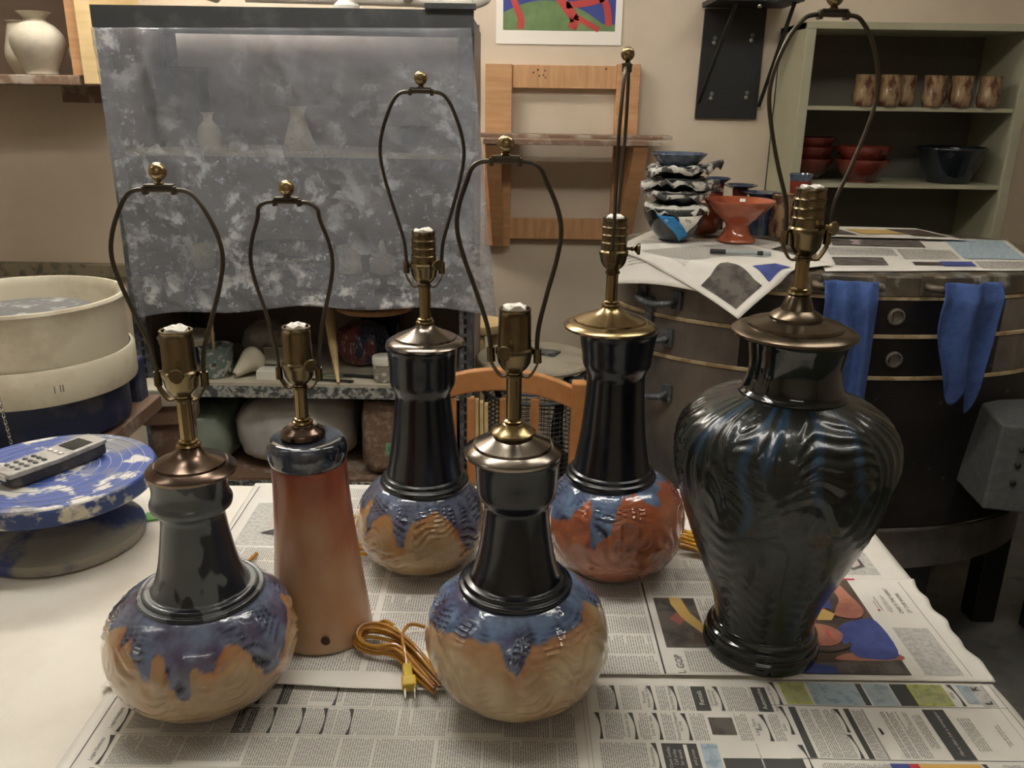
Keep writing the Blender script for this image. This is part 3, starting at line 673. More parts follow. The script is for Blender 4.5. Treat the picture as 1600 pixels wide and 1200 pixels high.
# bundled amber cord of the centre lamp
bx = lambda x, y, z: (x - x0, y - y0, z)
loops = []
for k in range(6):
    d_ = .0034 * k; h_ = .0035 * ((k * 2) % 5)
    loops.append([bx(-.078, .842 - d_ * .6, .006 + h_ * .4), bx(-.108, .874 - d_ * .5, .014 + h_), bx(-.136, .906 - d_ * .5, .016 + h_), bx(-.160, .928 - d_, .014 + h_), bx(-.182 + d_ * .2, .926 - d_ * .6, .012 + h_), bx(-.191 + d_ * .5, .912 - d_ * .2, .010 + h_ * .8),
                  bx(-.184 + d_ * .6, .898, .008 + h_ * .7), bx(-.162, .888 + d_ * .2, .008 + h_ * .7), bx(-.134, .886 - d_ * .5, .010 + h_), bx(-.108, .860 - d_ * .9, .008 + h_ * .7), bx(-.084, .826 - d_ * .3, .005 + h_ * .5)])
loops.append([bx(-.172, .938, .012), bx(-.155, .930, .026), bx(-.134, .904, .030), bx(-.126, .880, .026), bx(-.121, .862, .018), bx(-.119, .852, .014)])
loops.append([bx(-.134, .920, .014), bx(-.126, .944, .012), bx(-.108, .948, .006), bx(-.085, .940, .004)])
co = cord_coil(r4, m_cord, loops, .0023)
MB().tube([bx(-.136 + .010 * math.cos(a), .906 - .013 * math.cos(a), .017 + .016 * math.sin(a)) for a in [i * .35 for i in range(18)]], .0014, 6, closed=True).build('twist_tie', m_white, co)
pg = MB(); pg.bar(bx(-.1195, .858, .015), bx(-.115, .836, .011), .011, .009); pg.bar(bx(-.1155, .839, .011), bx(-.1125, .823, .009), .017, .012)
pg.build('plug', m_plug, co, smooth=False, bevel=.002)
for s in (-1, 1): MB().bar(bx(-.1125 + s * .0055, .825, .009), bx(-.110 + s * .0055, .807, .006), .0016, .006).build('plug_blade', m_chrome, co, smooth=False)

# orange-bodied lamp at the back right
x0, y0 = .152, 1.124
r5 = thing('table_lamp', 'navy-necked globe lamp with blue drips over orange, wide brass cap, back row', 'lamp', (x0, y0, BZ), 0, LG)
yw = math.atan2(-x0, y0)
d5 = [(-180,.11),(-90,.09),(-75,.093),(-63,.096),(-50,.1),(-46,.108),(-44,.12),(-38,.131),(-33,.133),(-29,.125),(-27,.10),(-25,.08),(-22,.076),(-18,.088),(-14,.092),(-10,.098),(-8,.115),(-5,.134),(2,.141),(15,.141),(22,.137),(27,.132),(36,.128),(42,.13),(46,.139),(72,.142),(90,.135),(180,.12)]
bulb(r5, [(.050, 0), (.060, .003), (.081, .021), (.0945, .043), (.1005, .076), (.0930, .110), (.078, .131), (.0625, .142)], d5, glaze_mat('drip_glaze_orange', srgb(176, 102, 68), srgb(150, 84, 54), srgb(182, 88, 50), srgb(104, 130, 166), srgb(80, 98, 138)), 33, 0)
neck(r5, -.009, [(.0625, .140), (.064, .144), (.0635, .149), (.059, .152), (.058, .156), (.055, .158), (.053, .164), (.0455, .210), (.0415, .255), (.0398, .288), (.0400, .296), (.0425, .303), (.0465, .312), (.0480, .325), (.0500, .338), (.0520, .352), (.0545, .360), (.047, .362)], m_navy)
hardware(r5, -.021, .365, .391, .443, .456, .463, .509, .694, .707, 'cone', .0615, True, R(79), yw + R(88), m_brasslt, lean=.02)
cord_coil(r5, m_cordy, [spline([(.085, .02 + .006 * k, .005 + .004 * (k % 4)), (.105, .035 + .006 * k, .012 + .004 * (k % 4)), (.135, .022 + .0045 * k, .012 + .004 * (k % 3)), (.165, .008 + .003 * k, .008 + .004 * (k % 4)), (.20, -.002 + .003 * k, .006)], 5) for k in range(9)] +
          [spline([(.085, .05, .012), (.105, .085, .010), (.125, .075, .008), (.15, .03, .008), (.18, .0, .006)], 5)], .0026)

# dark vase lamp on the right
x0, y0 = .321, .933
r6 = thing('table_lamp', 'large dark green-black carved vase lamp on the right', 'lamp', (x0, y0, BZ), 0, LG)
mv = bpy.data.materials.new('dark_carved_glaze'); mv.use_nodes = True; nt = mv.node_tree; N = nt.nodes; L = nt.links; b = N['Principled BSDF']
b.inputs['Roughness'].default_value = .26; b.inputs['Coat Weight'].default_value = .4; b.inputs['Coat Roughness'].default_value = .10; b.inputs['Specular IOR Level'].default_value = .35
at = N.new('ShaderNodeAttribute'); at.attribute_name = 'glaze'; tc = N.new('ShaderNodeTexCoord'); sp = N.new('ShaderNodeSeparateColor'); L.new(at.outputs['Color'], sp.inputs[0])
n1 = N.new('ShaderNodeTexNoise'); n1.inputs['Scale'].default_value = 9; n1.inputs['Detail'].default_value = 5; L.new(tc.outputs['Object'], n1.inputs['Vector'])
rp = N.new('ShaderNodeValToRGB'); e = rp.color_ramp.elements; e[0].position = .36; e[0].color = srgb(26, 22, 20); e[1].position = .68; e[1].color = srgb(48, 40, 36)
q = e.new(.5); q.color = srgb(34, 38, 33); q = e.new(.58); q.color = srgb(28, 38, 38); L.new(n1.outputs['Fac'], rp.inputs[0])
mx = N.new('ShaderNodeMix'); mx.data_type = 'RGBA'; L.new(sp.outputs[0], mx.inputs[0]); L.new(rp.outputs[0], mx.inputs[6]); mx.inputs[7].default_value = srgb(34, 60, 84)
L.new(mx.outputs[2], b.inputs['Base Color'])
bp = N.new('ShaderNodeBump'); bp.inputs['Strength'].default_value = .5; bp.inputs['Distance'].default_value = .003
n2 = N.new('ShaderNodeTexNoise'); n2.inputs['Scale'].default_value = 45; n2.inputs['Detail'].default_value = 5; L.new(tc.outputs['Object'], n2.inputs['Vector']); L.new(n2.outputs['Fac'], bp.inputs['Height']); L.new(bp.outputs[0], b.inputs['Normal'])
yw = math.atan2(-x0, y0)
prof = [(p.x, p.y) for p in spline([Vector((r, z, 0)) for r, z in [(.060, .036), (.0605, .044), (.0640, .062), (.0705, .084), (.0830, .115), (.0955, .147), (.1080, .18), (.1180, .210), (.1245, .240), (.1265, .266), (.1240, .288), (.1165, .305), (.1020, .319), (.0850, .328), (.0680, .335), (.0585, .339)]], 9)]
seg = 260; mb = MB(); cl = []
for i, (r, z) in enumerate(prof):
    for k in range(seg):
        a = 2 * math.pi * k / seg; ca, sa = math.cos(a), math.sin(a); dg = math.degrees((a - yw + math.pi) % (2 * math.pi) - math.pi)
        sh = max(0, min(1, (z - .20) / .05)) * max(0, min(1, (.338 - z) / .012))
        cell = N3(ca * 2.6 + 5, sa * 2.6, z * 7); ph = N3(ca * 2.2, sa * 2.2 + 8, z * 9)
        rad = math.sin(46 * a + 14 * ph); arc = math.sin(z * 420 + 22 * ph + 6 * cell)
        w_ = max(0, min(1, .5 + cell * 5)); g = rad * w_ + arc * (1 - w_)
        mk = max(0, min(1, abs(ph) * 5 + .1))
        low = 1 - sh if z < .3 else 0
        drag = math.sin(z * 330 + 9 * N3(ca * 4, sa * 4, z * 8) + 5 * a)
        rr = r + .0019 * g * sh * mk + .0007 * drag * max(0, min(1, low)) * max(0, .4 + N3(ca * 2, sa * 2, z * 9 + 3))
        bl_ = 0
        for (c_, wd, zl) in ((-16, 3.5, .19), (-5, 5, .27), (19, 4, .24), (42, 4, .24), (-44, 5, .27)):
            wv = c_ + 3 * math.sin(z * 60); bl_ = max(bl_, max(0, 1 - abs(dg - wv) / wd) * max(0, min(1, (z - zl) / .03)))
        mb.v.append((rr * sa, -rr * ca, z)); cl.append((min(1, bl_ * 1.3), 0, 0, 1))
for i in range(len(prof) - 1):
    for k in range(seg):
        l = (k + 1) % seg; mb.f.append((i * seg + k, i * seg + l, (i + 1) * seg + l, (i + 1) * seg + k)); mb.mi.append(0)
me = mb.mesh('ceramic_body', mv, True, 70); at_ = me.color_attributes.new('glaze', 'FLOAT_COLOR', 'POINT'); at_.data.foreach_set('color', [q for c in cl for q in c])
o = bpy.data.objects.new('ceramic_body', me); col.objects.link(o); o.parent = r6
m_dkgl = M('black_green_glaze', srgb(16, 18, 18), srgb(30, 40, 38), scale=9, lo=.45, hi=.65, rough=.1, coat=.5, c3=srgb(58, 54, 30), scale3=12, lo3=.62, hi3=.74)
neck(r6, .001, [(.0605, .336), (.0615, .340), (.0590, .3425), (.0560, .346), (.0525, .356), (.0512, .366), (.0518, .378), (.0545, .395), (.0560, .404), (.05, .408)], m_dkgl)
neck(r6, -.001, [(.060, .0), (.0690, .0), (.0712, .004), (.0710, .012), (.0675, .017), (.0685, .021), (.0675, .027), (.0625, .031), (.0605, .038), (.055, .040)], m_dkgl, 'ceramic_foot')
hardware(r6, -.005, .411, .452, .498, .510, .523, .568, .741, .7535, 'disc', .0690, True, R(3), R(36), m_brass, wide=.0565)
cap_o = [c for c in r6.children if c.name.startswith('vase_cap')][0]
cap_o.data.materials[0] = M('dull_bronze_disc', srgb(112, 98, 80), srgb(86, 74, 60), scale=10, lo=.4, hi=.7, rough=.26, metal=1)

# ------------------------------------------------------------------ banding wheel and handset on the table
t = thing('banding_wheel', 'blue clay-smeared banding wheel with ringed top on the work table', 'turntable', (-.69, 1.18, TZ))
MB().lathe([(.02, 0), (.112, 0), (.118, .004), (.120, .012), (.118, .020), (.112, .024), (.095, .032), (.06, .042), (.034, .052), (.026, .062), (.026, .086), (.02, .086)], 72).build('foot', m_bandbase, t)
hd = MB().lathe([(.03, .084), (.12, .086), (.140, .090), (.1455, .096), (.146, .112), (.1445, .117), (.142, .119), (.0001, .1195)], 96).build('wheel_head', [m_bandside, m_band], t)
for p in hd.data.polygons:
    if p.center.z > .1175: p.material_index = 1
for rr in (.052, .066, .081, .097, .113, .129):
    MB().tube([(rr * math.cos(a), rr * math.sin(a), .1195) for a in [i * math.pi / 32 for i in range(64)]], .0006, 4, closed=True).build('ring_line', m_ringline, hd)
t = thing('cordless_handset', 'dusty silver handset with keypad lying on the blue banding wheel', 'phone', (-.688, 1.178, TZ + .1195), R(61))
T = lambda x, z0, z1, w_: [(x, -w_, z0), (x, w_, z0), (x, w_, z1), (x, -w_, z1)]
def loft(secs):
    vs_ = [p for q in secs for p in q]; n = len(secs[0]); fs = [tuple(range(n))[::-1], tuple((len(secs) - 1) * n + k for k in range(n))]
    for i in range(len(secs) - 1):
        for k in range(n): fs.append((i * n + k, i * n + (k + 1) % n, (i + 1) * n + (k + 1) % n, (i + 1) * n + k))
    return MB().add(vs_, fs)
loft([T(-.075, .006, .018, .020), T(-.06, .001, .018, .0225), T(0, 0, .018, .024), T(.06, .001, .020, .0235), T(.078, .004, .022, .021)]).build('back_case', m_phonedk, t, smooth=False, bevel=.003)
fc = loft([T(-.077, .017, .025, .021), T(-.06, .017, .026, .0235), T(0, .017, .025, .025), T(.06, .019, .027, .0245), T(.080, .020, .027, .022)]).build('face_plate', m_phone, t, smooth=False, bevel=.002)
MB().box((.042, 0, .0268), (.034, .034, .001)).build('screen', m_screen, fc, smooth=False)
for i in range(4):
    for j in range(3):
        MB().ball((-.058 + i * .0135, (j - 1) * .0125, .0258), .0045, 10, sc=(.85, 1.15, .45)).build('keypad_button', m_phonedk, fc)
for j in range(3): MB().box((.009, (j - 1) * .012, .0262), (.006, .008, .0022)).build('function_button', m_white, fc, smooth=False, bevel=.0006)
MB().box((-.0775, 0, .018), (.0015, .026, .008)).build('label_sticker', m_tissue, t, smooth=False)

# ------------------------------------------------------------------ potter's wheel at the left
t = thing('potters_wheel', 'pottery wheel with cream splash pan and blue body at far left', 'pottery wheel', (-1.0, 1.70, 0))
MB().lathe([(.06, .985), (.172, .990), (.176, .998), (.182, 1.088), (.186, 1.100), (.190, 1.107), (.196, 1.107), (.199, 1.101), (.195, 1.094), (.192, 1.06), (.191, .985), (.188, .975), (.06, .972)], 96).build('splash_pan', m_wheelw, t)
MB().lathe([(.178, .925), (.200, .925), (.202, .932), (.202, .990), (.198, .996), (.194, .996), (.194, .975), (.178, .975)], 96).build('pan_skirt', m_wheelw, t)
MB().lathe([(.0001, 1.054), (.132, 1.055), (.140, 1.058), (.140, 1.066), (.136, 1.070), (.118, 1.0705), (.1, 1.0695), (.08, 1.0705), (.0001, 1.070)], 72).build('wheel_head', m_head, t)
MB().lathe([(.10, .83), (.165, .832), (.178, .838), (.180, .85), (.180, .925), (.10, .926)], 72).build('blue_body', m_bluew, t)
MB().box((-.02, .02, .812), (.40, .34, .034)).build('side_board', m_wooddk, t, smooth=False, bevel=.003)
MB().box((.13, .16, .862), (.05, .05, .13)).build('bracket', m_bluew, t, smooth=False, bevel=.006)
for a in (45, 135, 225, 315): MB().tube([(.16 * math.cos(R(a)), .14 * math.sin(R(a)), .795), (.2 * math.cos(R(a)), .18 * math.sin(R(a)), 0)], .018, 12).build('leg', m_steeldk, t)
ch = MB()
for k in range(20):
    ch.tube([(.048 + .0016 * k * .35 + .0026 * math.cos(a) * (k % 2), -.2045 + .002 * (k % 2) * 0 + .0026 * math.cos(a) * ((k + 1) % 2), .968 - .0066 * k + .0046 * math.sin(a)) for a in [i * math.pi / 4 for i in range(8)]], .0009, 5, closed=True)
ch.build('bead_chain', m_chrome, t)
for x in (.128, .136, .1395): MB().box((x, -math.sqrt(.2024 ** 2 - x * x), .958), (.0016, .001, .014), rz=R(38)).build('scuff_mark', m_pgrey, t, smooth=False)
t = thing('wood_block', 'chipped whitewashed wooden block beside the pottery wheel', 'block', (-.815, 1.99, 0))
MB().box((-.03, 0, .80), (.13, .10, .045), rz=R(6)).build('top_slab', m_clay, t, smooth=False, bevel=.004)
MB().box((-.03, .005, .752), (.115, .09, .05), rz=R(6)).build('painted_board', m_wooddk, t, smooth=False, bevel=.003)
MB().box((-.03, .01, .364), (.09, .08, .727), rz=R(6)).build('post', m_wooddk, t, smooth=False, bevel=.003)

# ------------------------------------------------------------------ steel rack
RX0, RX1, RY0, RY1 = -1.005, -.108, 2.20, 2.62
t = thing('steel_rack', 'galvanised steel shelving rack behind the hanging plastic', 'shelf', (0, 0, 0))
for (x, sx) in ((RX0, 1), (RX1, -1)):
    for (y, sy) in ((RY0, 1), (RY1, -1)):
        mb = MB(); mb.box((x, y + sy * .017, .845), (.003, .034, 1.69)); mb.box((x + sx * .017, y, .845), (.034, .003, 1.69))
        po = mb.build('post', m_steel, t, smooth=False)
        if y == RY0:
            hm = MB().box((0, 0, 0), (.008, .0014, .016)).mesh('slot', m_black, False)
            for k in range(24):
                h_ = bpy.data.objects.new('slot', hm); col.objects.link(h_); h_.parent = po; h_.location = (x + sx * .018, y - .0016, .47 + k * .0245)
for i, z in enumerate((1.690, 1.351, 1.044, .745, .463, .16)):
    mb = MB(); mb.box(((RX0 + RX1) / 2, (RY0 + RY1) / 2, z - .003), (RX1 - RX0 - .008, RY1 - RY0 - .008, .004))
    for y in (RY0 + .004, RY1 - .004): mb.box(((RX0 + RX1) / 2, y, z - .0165), (RX1 - RX0 - .01, .003, .031)); mb.box(((RX0 + RX1) / 2, y + (.008 if y < 2.4 else -.008), z - .031), (RX1 - RX0 - .01, .016, .003))
    for x in (RX0 + .005, RX1 - .005): mb.box((x, (RY0 + RY1) / 2, z - .0165), (.003, RY1 - RY0 - .01, .031))
    if i == 0: mb.box(((RX0 + RX1) / 2, RY0 - .002, z - .022), (RX1 - RX0 + .01, .004, .05))
    so = mb.build('shelf', m_splat if i in (3, 4) else (m_steeldk if i == 0 else m_steel), t, smooth=False)
    if i in (1, 3, 4): MB().box(((RX0 + RX1) / 2, 2.405, z + .003), (RX1 - RX0 - .02, .39, .008)).build('shelf_board', m_clay if i != 4 else m_wooddk, so, smooth=False)
MB().grid(30, 20, lambda u, v: (RX0 + (RX1 - RX0) * u, RY1 + .014 + .006 * math.sin(u * 21) * (1 - v) + .004 * N3(u * 6, v * 5), .12 + 1.55 * v)).build('added_back_sheet', M('taupe_shade_sheet', srgb(150, 134, 122), srgb(134, 118, 108), scale=4, lo=.4, hi=.6, rough=.5), t, solid=.001)  # added sheet, its taupe stands in for the shade inside the rack
for x_ in (RX0 - .004, RX1 + .004): MB().grid(12, 20, lambda u, v: (x_ + .003 * N3(u * 6, v * 9), RY0 + .04 + (RY1 - RY0 - .03) * u, .12 + 1.55 * v)).build('added_side_sheet', MATS['taupe_shade_sheet'], t, solid=.001)  # added side sheets, hide the bright wall so the rack interior stays dark
MB().box((RX1 - .05, RY0 - .003, 1.70), (.12, .03, .012)).build('corner_bracket', m_steeldk, t, smooth=False)

# hanging plastic sheet
mp_ = bpy.data.materials.new('splashed_plastic'); mp_.use_nodes = True; nt = mp_.node_tree; N = nt.nodes; L = nt.links; b = N['Principled BSDF']
b.inputs['Base Color'].default_value = srgb(150, 152, 160); b.inputs['Roughness'].default_value = .22; b.inputs['Specular IOR Level'].default_value = .6
tc = N.new('ShaderNodeTexCoord')
def nzz(sc, lo, hi, det=6, dist=1.2, st=(1, 1, 1)):
    mpn = N.new('ShaderNodeMapping'); mpn.inputs['Scale'].default_value = st; L.new(tc.outputs['Object'], mpn.inputs[0])
    n = N.new('ShaderNodeTexNoise'); n.inputs['Scale'].default_value = sc; n.inputs['Detail'].default_value = det; n.inputs['Distortion'].default_value = dist; n.inputs['Roughness'].default_value = .68
    L.new(mpn.outputs[0], n.inputs['Vector']); r = N.new('ShaderNodeMapRange'); r.inputs[1].default_value = lo; r.inputs[2].default_value = hi; L.new(n.outputs['Fac'], r.inputs[0]); return r.outputs[0]
def mth(op, a, c):
    x = N.new('ShaderNodeMath'); x.operation = op
    for i, v in ((0, a), (1, c)):
        if isinstance(v, (int, float)): x.inputs[i].default_value = v
        else: L.new(v, x.inputs[i])
    x.use_clamp = True; return x.outputs[0]
sx = N.new('ShaderNodeSeparateXYZ'); L.new(tc.outputs['Object'], sx.inputs[0])
def rng(out, a, b_, lo=0, hi=1):
    r = N.new('ShaderNodeMapRange'); r.inputs[1].default_value = a; r.inputs[2].default_value = b_; r.inputs[3].default_value = lo; r.inputs[4].default_value = hi; L.new(out, r.inputs[0]); return r.outputs[0]
dens = mth('MAXIMUM', rng(sx.outputs['Z'], 1.58, .95, 0, .95), rng(sx.outputs['X'], -.84, -.99, 0, .9))     # more slip towards hem and left edge
zone = mth('MULTIPLY', nzz(3.4, .34, .60, 4, .3), mth('ADD', dens, .15))
spl = mth('MULTIPLY', nzz(16, .50, .60, 9, .3), zone)
fine = mth('MULTIPLY', nzz(55, .56, .66, 6, .2), mth('MULTIPLY', dens, .7))
wash = mth('MULTIPLY', nzz(5, .40, .72, 8, .3), .20)
fac = mth('MAXIMUM', spl, fine)
mx = N.new('ShaderNodeMix'); mx.data_type = 'RGBA'; L.new(fac, mx.inputs[0]); mx.inputs[6].default_value = srgb(170, 174, 184); mx.inputs[7].default_value = srgb(224, 226, 226); L.new(mx.outputs[2], b.inputs['Base Color'])
al = mth('ADD', mth('MULTIPLY', fac, .62), mth('ADD', wash, .25)); L.new(al, b.inputs['Alpha'])
b.inputs['Roughness'].default_value = .16
bpn = N.new('ShaderNodeBump'); bpn.inputs['Strength'].default_value = .5; bpn.inputs['Distance'].default_value = .012; L.new(nzz(14, 0, 1, 3, .6), bpn.inputs['Height']); L.new(bpn.outputs[0], b.inputs['Normal'])
def curtain(u, v):
    x = -1.0 + .892 * u + (1 - v) * (.030 + .035 * u); zt = 1.640 + .012 * u; zb = .945 + .024 * math.sin(u * 3.0) + .006 * math.sin(u * 17) + .02 * u
    z = zb + (zt - zb) * v
    y = 2.165 - .012 * (1 - v) + .007 * N3(u * 5, v * 4, 2) + .004 * N3(u * 14 + v * 9, v * 8, 5) + .005 * math.sin(u * 9 + v * 7) * (1 - v * .6)
    y += .0022 * N3(u * 30 + v * 22, v * 26, 7) + .0016 * abs(N3(u * 16 - v * 12, v * 14, 3)); y -= .012 * math.exp(-((u - .12 - .12 * (1 - v)) / .018) ** 2) * max(0, min(1, (v - .45) * 3)) + .012 * math.exp(-((u - .46 - .28 * (1 - v)) / .02) ** 2) * max(0, min(1, (v - .5) * 3))
    return (x, y, z)
o = MB().grid(110, 90, curtain).build('plastic_sheet', mp_, solid=.0004); tag(o, 'translucent plastic sheet spattered with white slip hanging over the steel rack', 'plastic sheet')
# plumbing pipes on top of the rack
PG = 'white pipes lying above the rack'
def thing1(mb, name, mat, label, cat, group=None, **k):
    o = mb.build(name, mat, **k); return tag(o, label, cat, group)
mb = MB(); mb.tube(spline([(-.80, 2.75, 1.772), (-.35, 2.74, 1.766), (-.16, 2.72, 1.759), (-.105, 2.71, 1.766), (-.09, 2.71, 1.785), (-.088, 2.71, 1.84)], 5), .019, 16); mb.lathe([(.0235, 1.772), (.0235, 1.79)], 20, (-.088, 2.71, 0)); mb.tube([(-.17, 2.72, 1.759), (-.125, 2.71, 1.762)], .0235, 16)
thing1(mb, 'drain_pipe', m_white, 'long white drain pipe with an elbow above the rack', 'pipe', PG)
for (x, lab) in ((-.905, 'short pipe stub poking out above the left end of the rack'), (-.318, 'short pipe stub poking out above the right part of the rack')):
    thing1(MB().lathe([(.011, 0), (.016, 0), (.017, .25), (.011, .25)], 20, (x, 2.55, 1.772), Matrix.Rotation(R(-90), 4, 'X')), 'pipe_stub', M('grey_pvc', srgb(176, 170, 150), rough=.5), lab, 'pipe', PG)
thing1(MB().lathe([(.03, 0), (.036, .004), (.034, .03), (.018, .045), (.018, .12)], 24, (-.45, 2.45, 1.691)), 'pipe_funnel', m_white, 'white funnel-shaped pipe fitting on top of the rack', 'pipe fitting')

# things on the rack shelves
def pot(name, prof, loc, mat, label, cat, group=None, seg=40, sm=4, parts=None):
    q = [(p.x, p.y) for p in spline([Vector((r, z, 0)) for r, z in prof], sm)] if sm else prof
    o = MB().lathe(q, seg).build(name, mat, angle=50); o.location = loc; return tag(o, label, cat, group)
S3, S2, S1, S4 = .7525, 1.045, 1.3585, .4705
t = thing('bucket', 'blue bucket with round pale lid on the rack shelf', 'bucket', (-.920, 2.33, S3))
MB().lathe([(.055, 0), (.058, .003), (.070, .09), (.064, .09)], 40).build('body', m_bandside, t)
MB().lathe([(.070, .082), (.076, .082), (.078, .098), (.075, .101), (.070, .098), (.0001, .097)], 48).build('lid', m_clayw, t)
t = thing('paint_cup', 'green paint-crusted cup with a stick on the rack shelf', 'cup', (-.822, 2.28, S3))
MB().lathe([(.036, 0), (.042, .002), (.046, .08), (.047, .085), (.044, .085), (.040, .006), (.0001, .006)], 40).build('cup', M('crusted_green', srgb(104, 124, 116), srgb(186, 184, 170), scale=45, lo=.5, hi=.58, rough=.7, c3=srgb(66, 52, 42), scale3=38, lo3=.58, hi3=.64), t)
MB().tube([(-.01, .01, .01), (-.006, .005, .15)], .004, 8).build('stick', m_woodpale, t)
o = pot('clay_cone', [(.0006, 0), (.009, 0), (.011, .004), (.02, .03), (.033, .06), (.034, .078), (.024, .092), (.0006, .096)], (-.764, 2.245, S3 + .012), m_clayw, 'cream pointed clay cone with a hole lying on the rack shelf', 'clay cone'); o.rotation_euler = (R(-62), 0, R(-42)); 
MB().lathe([(.0004, -.0006), (.0045, -.0006), (.0045, .0006), (.0004, .0006)], 12).build('hole', m_black, o)
t = thing('metal_tin', 'low silver metal tin on the rack shelf behind the cone lamp harp', 'tin', (-.66, 2.26, S3))
MB().box((0, 0, .013), (.085, .05, .026)).build('body', m_white, t, smooth=False, bevel=.002); MB().box((0, .03, .055), (.06, .012, .05)).build('lid', m_chrome, t, smooth=False, bevel=.002)
t = thing('wooden_rib', 'long pointed wooden stick leaning on the rack shelf', 'stick', (0, 0, 0)); MB().tube([(-.535, 2.42, .915), (-.50, 2.30, .83), (-.471, 2.205, .757)], [.016, .012, .004], 12).build('shaft', m_woodpale, t)
o = thing('clay_ball', 'red and blue striped plastic-wrapped ball of clay on the rack', 'clay', (-.439, 2.42, S3))
m_ball = M('striped_wrap', srgb(128, 58, 58), srgb(44, 54, 84), scale=2.4, lo=.45, hi=.55, rough=.3, stretch=(9, 9, 1.2), c3=srgb(190, 184, 178), scale3=28, lo3=.6, hi3=.66, detail=2)
MB().lathe([(.04, 0), (.062, .01), (.076, .04), (.078, .07), (.068, .10), (.04, .118), (.0005, .12)], 48, fn=lambda r, z, a: (r * (1 + .05 * math.cos(9 * a)), z)).build('wrapped_lump', m_ball, o)
t = thing('glaze_jar', 'small clear jar with white lid on the rack shelf', 'jar', (-.352, 2.25, S3))
MB().lathe([(.027, 0), (.030, .003), (.031, .05), (.029, .053)], 32).build('glass', M('speckled_jar', srgb(140, 134, 120), srgb(200, 194, 180), scale=60, lo=.52, hi=.6, rough=.25), t); MB().lathe([(.0325, .05), (.0325, .068), (.031, .0705), (.0001, .0705)], 32).build('lid', m_white, t)
thing1(MB().lathe([(.0001, 0), (.108, 0), (.112, .004), (.112, .012), (.108, .016), (.0001, .016)], 64, (-.40, 2.42, .915)), 'wooden_bat', m_woodx, 'round amber wooden bat lying high on the rack above the wrapped clay', 'bat')
t = thing('bat_support', 'dark square pot on the rack holding up the wooden bat', 'pot', (-.40, 2.555, S3)); MB().box((0, 0, .079), (.12, .10, .158)).build('body', m_bowl, t, smooth=False, bevel=.01)
MB().box((0, 0, .1595), (.125, .105, .005)).build('rim', m_bowl, t, smooth=False, bevel=.002)
t = thing('ware_board', 'thin pale board lying flat under the small jar', 'board', (-.34, 2.255, S3 - .001)); MB().box((0, 0, .0005), (.21, .085, .0012), rz=R(-6)).build('panel', m_clayw, t, smooth=False)
t = thing('loop_tool', 'green handled loop tool lying on the rack shelf', 'tool', (-.50, 2.27, S3 + .004)); MB().tube([(.03 * math.cos(a), .012 * math.sin(a), .003) for a in [i * math.pi / 10 for i in range(20)]], .0025, 6, closed=True).build('loop', M('tool_green', srgb(96, 120, 80), rough=.5), t); MB().tube([(.03, 0, .003), (.12, -.01, .003)], .004, 8).build('handle', m_black, t)
t = thing('wire_cutter', 'dark thin spoon-ended tool on the rack shelf edge', 'tool', (-.55, 2.235, S3 + .004)); MB().tube([(0, 0, .001), (.10, -.01, .001)], .0028, 8).build('handle', m_black, t); MB().ball((.108, -.011, .001), .008, 12, sc=(1.3, 1, .3)).build('spoon_end', m_black, t)
m_bag = M('cloudy_plastic', srgb(214, 214, 210), srgb(184, 182, 178), scale=9, lo=.4, hi=.65, rough=.28, bump=.6, bscale=30)
m_baggr = M('green_clay_bag', srgb(120, 146, 124), srgb(156, 168, 150), scale=8, lo=.42, hi=.62, rough=.3, bump=.5, bscale=30)
m_bagbr = M('brown_clay_bag', srgb(134, 108, 88), srgb(168, 146, 126), scale=50, lo=.48, hi=.62, rough=.3, bump=.8, bscale=70, stretch=(1, 1, 1))
def bag(name, loc, d, mat, label, seed, ex=3.5, rz=0):
    mb = MB(); nu, nv = 44, 26
    def fn(u, v):
        a = 2 * math.pi * u; ph = math.pi * (v - .5); f = lambda c, e: math.copysign(abs(c) ** (2 / e), c)
        k = 1 + .10 * N3(math.cos(a) * 2 + seed, math.sin(a) * 2, v * 5) + .07 * abs(N3(math.cos(a) * 5, math.sin(a) * 5 + seed, v * 9))
        return (d[0] / 2 * f(math.cos(a), ex) * f(math.cos(ph), ex) * k, d[1] / 2 * f(math.sin(a), ex) * f(math.cos(ph), ex) * k, d[2] / 2 + d[2] / 2 * f(math.sin(ph), ex) * (k if v > .3 else 1))
    mb.grid(nu, nv, fn); o = mb.build(name, mat, angle=80); o.location = loc; o.rotation_euler.z = rz; return tag(o, label, 'clay bag', 'bagged clay on the low rack shelf')
bag('clay_bag', (-.90, 2.38, S4), (.19, .28, .19), m_baggr, 'greenish bag of clay on the low rack shelf', 2)
bag('clay_bag', (-.625, 2.38, S4), (.34, .28, .22), m_bag, 'large cloudy white plastic bag of clay on the low rack shelf', 5, 2.8)
o = bag('clay_bag', (-.335, 2.35, S4), (.17, .24, .222), m_bagbr, 'brown wrapped block of clay with green sticker on the low shelf', 9, 7)
MB().box((0, -.1215, .085), (.034, .002, .036)).build('price_sticker', M('green_sticker', srgb(128, 190, 140), rough=.5), o, smooth=False)
MB().lathe([(.0001, 0), (.011, 0), (.011, .0006), (.0001, .0006)], 20, (0, -.1225, .085), Matrix.Rotation(R(90), 4, 'X')).build('sticker_spot', M('green_spot', srgb(80, 160, 100), rough=.5), o)
m_bag2 = M('clear_crinkled_wrap', srgb(150, 140, 130), srgb(120, 88, 74), scale=12, lo=.45, hi=.6, rough=.2, bump=.8, bscale=40)
o = bag('plastic_parcel', (-.715, 2.42, S3), (.14, .12, .12), m_bag2, 'crinkled clear plastic parcel at the back of the rack shelf', 21, 2.6); o['category'] = 'parcel'; del o['group']
